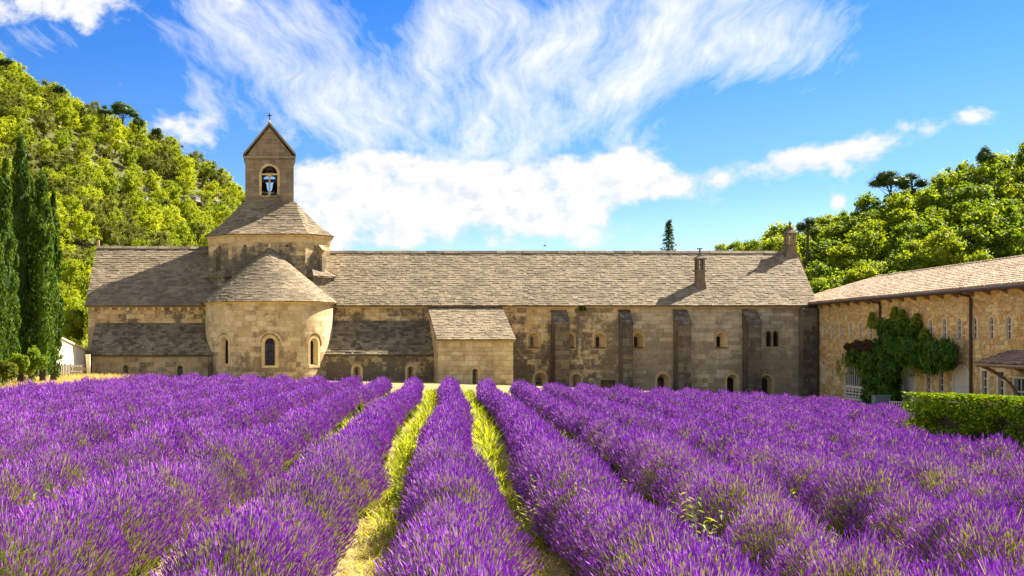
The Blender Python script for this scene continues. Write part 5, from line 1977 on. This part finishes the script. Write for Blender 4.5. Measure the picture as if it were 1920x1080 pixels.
def weeds():
    rg = random.Random(21)
    ms = [weed(400 + k, .75) for k in range(3)]
    spots = [(833, 1062, .9), (838, 1010, .6), (1088, 965, 1.0), (1100, 1000, .8), (1205, 1040, .8), (1300, 985, 1.0), (1318, 1010, 1.0), (1335, 1060, 1.0), (1290, 1045, .9), (1240, 960, .7),
             (215, 975, 1.0), (75, 965, .9), (80, 1050, 1.0), (60, 1065, .9), (590, 850, .6), (1155, 905, .6), (1560, 885, .8), (1575, 900, .6), (1000, 935, .9), (985, 960, .8), (745, 905, .7), (738, 940, .7), (1480, 950, .8), (1550, 1040, .8), (1320, 880, .6)]
    for i, (px, py, s) in enumerate(spots):
        drop = (py - HY) / F
        Y = 10.0
        for _ in range(30):                            # where that ray meets the tops of the plants
            X = (px - CX) / F * Y
            Y = (EYE - float(ground(X, Y)) - .45) / drop
        o = bpy.data.objects.new('weed_plant', ms[i % 3])
        COL.objects.link(o)
        o.location = ((px - CX) / F * Y, Y, float(ground((px - CX) / F * Y, Y)) + .05)
        o.rotation_euler = (0, 0, rg.uniform(0, 6.28))
        o.scale = (s, s, s * 1.1)
        tag(o, 'young leafy yellow green weed standing up among the lavender', 'weed', 'weeds among the lavender')
    p = W(1493, 838, 22.5)
    fl = MB()
    r2 = np.random.default_rng(4)
    for k in range(5):
        c = np.array(tuple(p)) + np.array([r2.uniform(-.07, .07), r2.uniform(-.05, .05), r2.uniform(-.03, .06)])
        d = sphere_dirs(8, r2)
        leaf_quads(fl, c + d * .03, d, .07, .05, r2)
    fl.tube([tuple(p), (p.x, p.y + .02, p.z - .5)], .006, 4)
    tag(fl.build('white_flower', M['petal']), 'small white flower head among the lavender in front of the hedge', 'flower')


weeds()


# ------------------------------------------------------------------ rocks on the hillside
def rock(px, py, Y, w, h, label, seed):
    rg = np.random.default_rng(seed)
    for Y in np.arange(110, 212, .5):                  # where that ray meets the slope
        p = W(px, py, Y)
        if hill_left(p.x, p.y) + 3.0 > p.z: break
    mb = MB()
    for k in range(7):
        c = np.array(tuple(p)) + np.array([rg.uniform(-.32, .32) * w, rg.uniform(-.2, .2) * w, rg.uniform(-.9, .25) * h])
        q = np.array([[-1, -1, -1], [1, -1, -1], [1, -1, 1], [-1, -1, 1], [-1, 1, -1], [1, 1, -1], [1, 1, 1], [-1, 1, 1]], float)
        q = q * np.array([w * rg.uniform(.16, .34), w * rg.uniform(.16, .34), h * rg.uniform(.3, .62)]) * rg.uniform(.7, 1.15, (8, 3))
        an = rg.uniform(0, 3)
        q = np.stack([q[:, 0] * math.cos(an) - q[:, 1] * math.sin(an), q[:, 0] * math.sin(an) + q[:, 1] * math.cos(an), q[:, 2] + .15 * q[:, 0]], -1)
        mb.boxes([c + q])
    tag(mb.build('rock', M['rock']), label, 'rock')


rock(270, 362, 160, 1.5, 1.3, 'tall pale rock jutting from the wood midway up the hillside', 1)
rock(356, 374, 168, 2.6, 1.2, 'broad low rock outcrop in the wood between tall rock and bell tower', 2)
rock(414, 390, 172, 1.5, 2.2, 'grey rock outcrop in the wood nearest to the bell tower', 3)

# a bird far over the roof
p = W(1022, 461, 150)
bird = MB()
bird.tube([(p.x - .22, p.y, p.z), (p.x - .05, p.y, p.z + .02), (p.x + .12, p.y, p.z), (p.x + .26, p.y, p.z - .01)], [.02, .07, .06, .01], 6)
for s in (-1, 1): bird.prism([(p.x - .06, p.y, p.z + .02), (p.x + .06, p.y, p.z + .02), (p.x - .10, p.y + s * .42, p.z + .12), (p.x - .16, p.y + s * .40, p.z + .11)], (0, 0, .015))
tag(bird.build('bird', M['iron']), 'tiny dark bird flying above the slate roof of the long wing', 'bird')
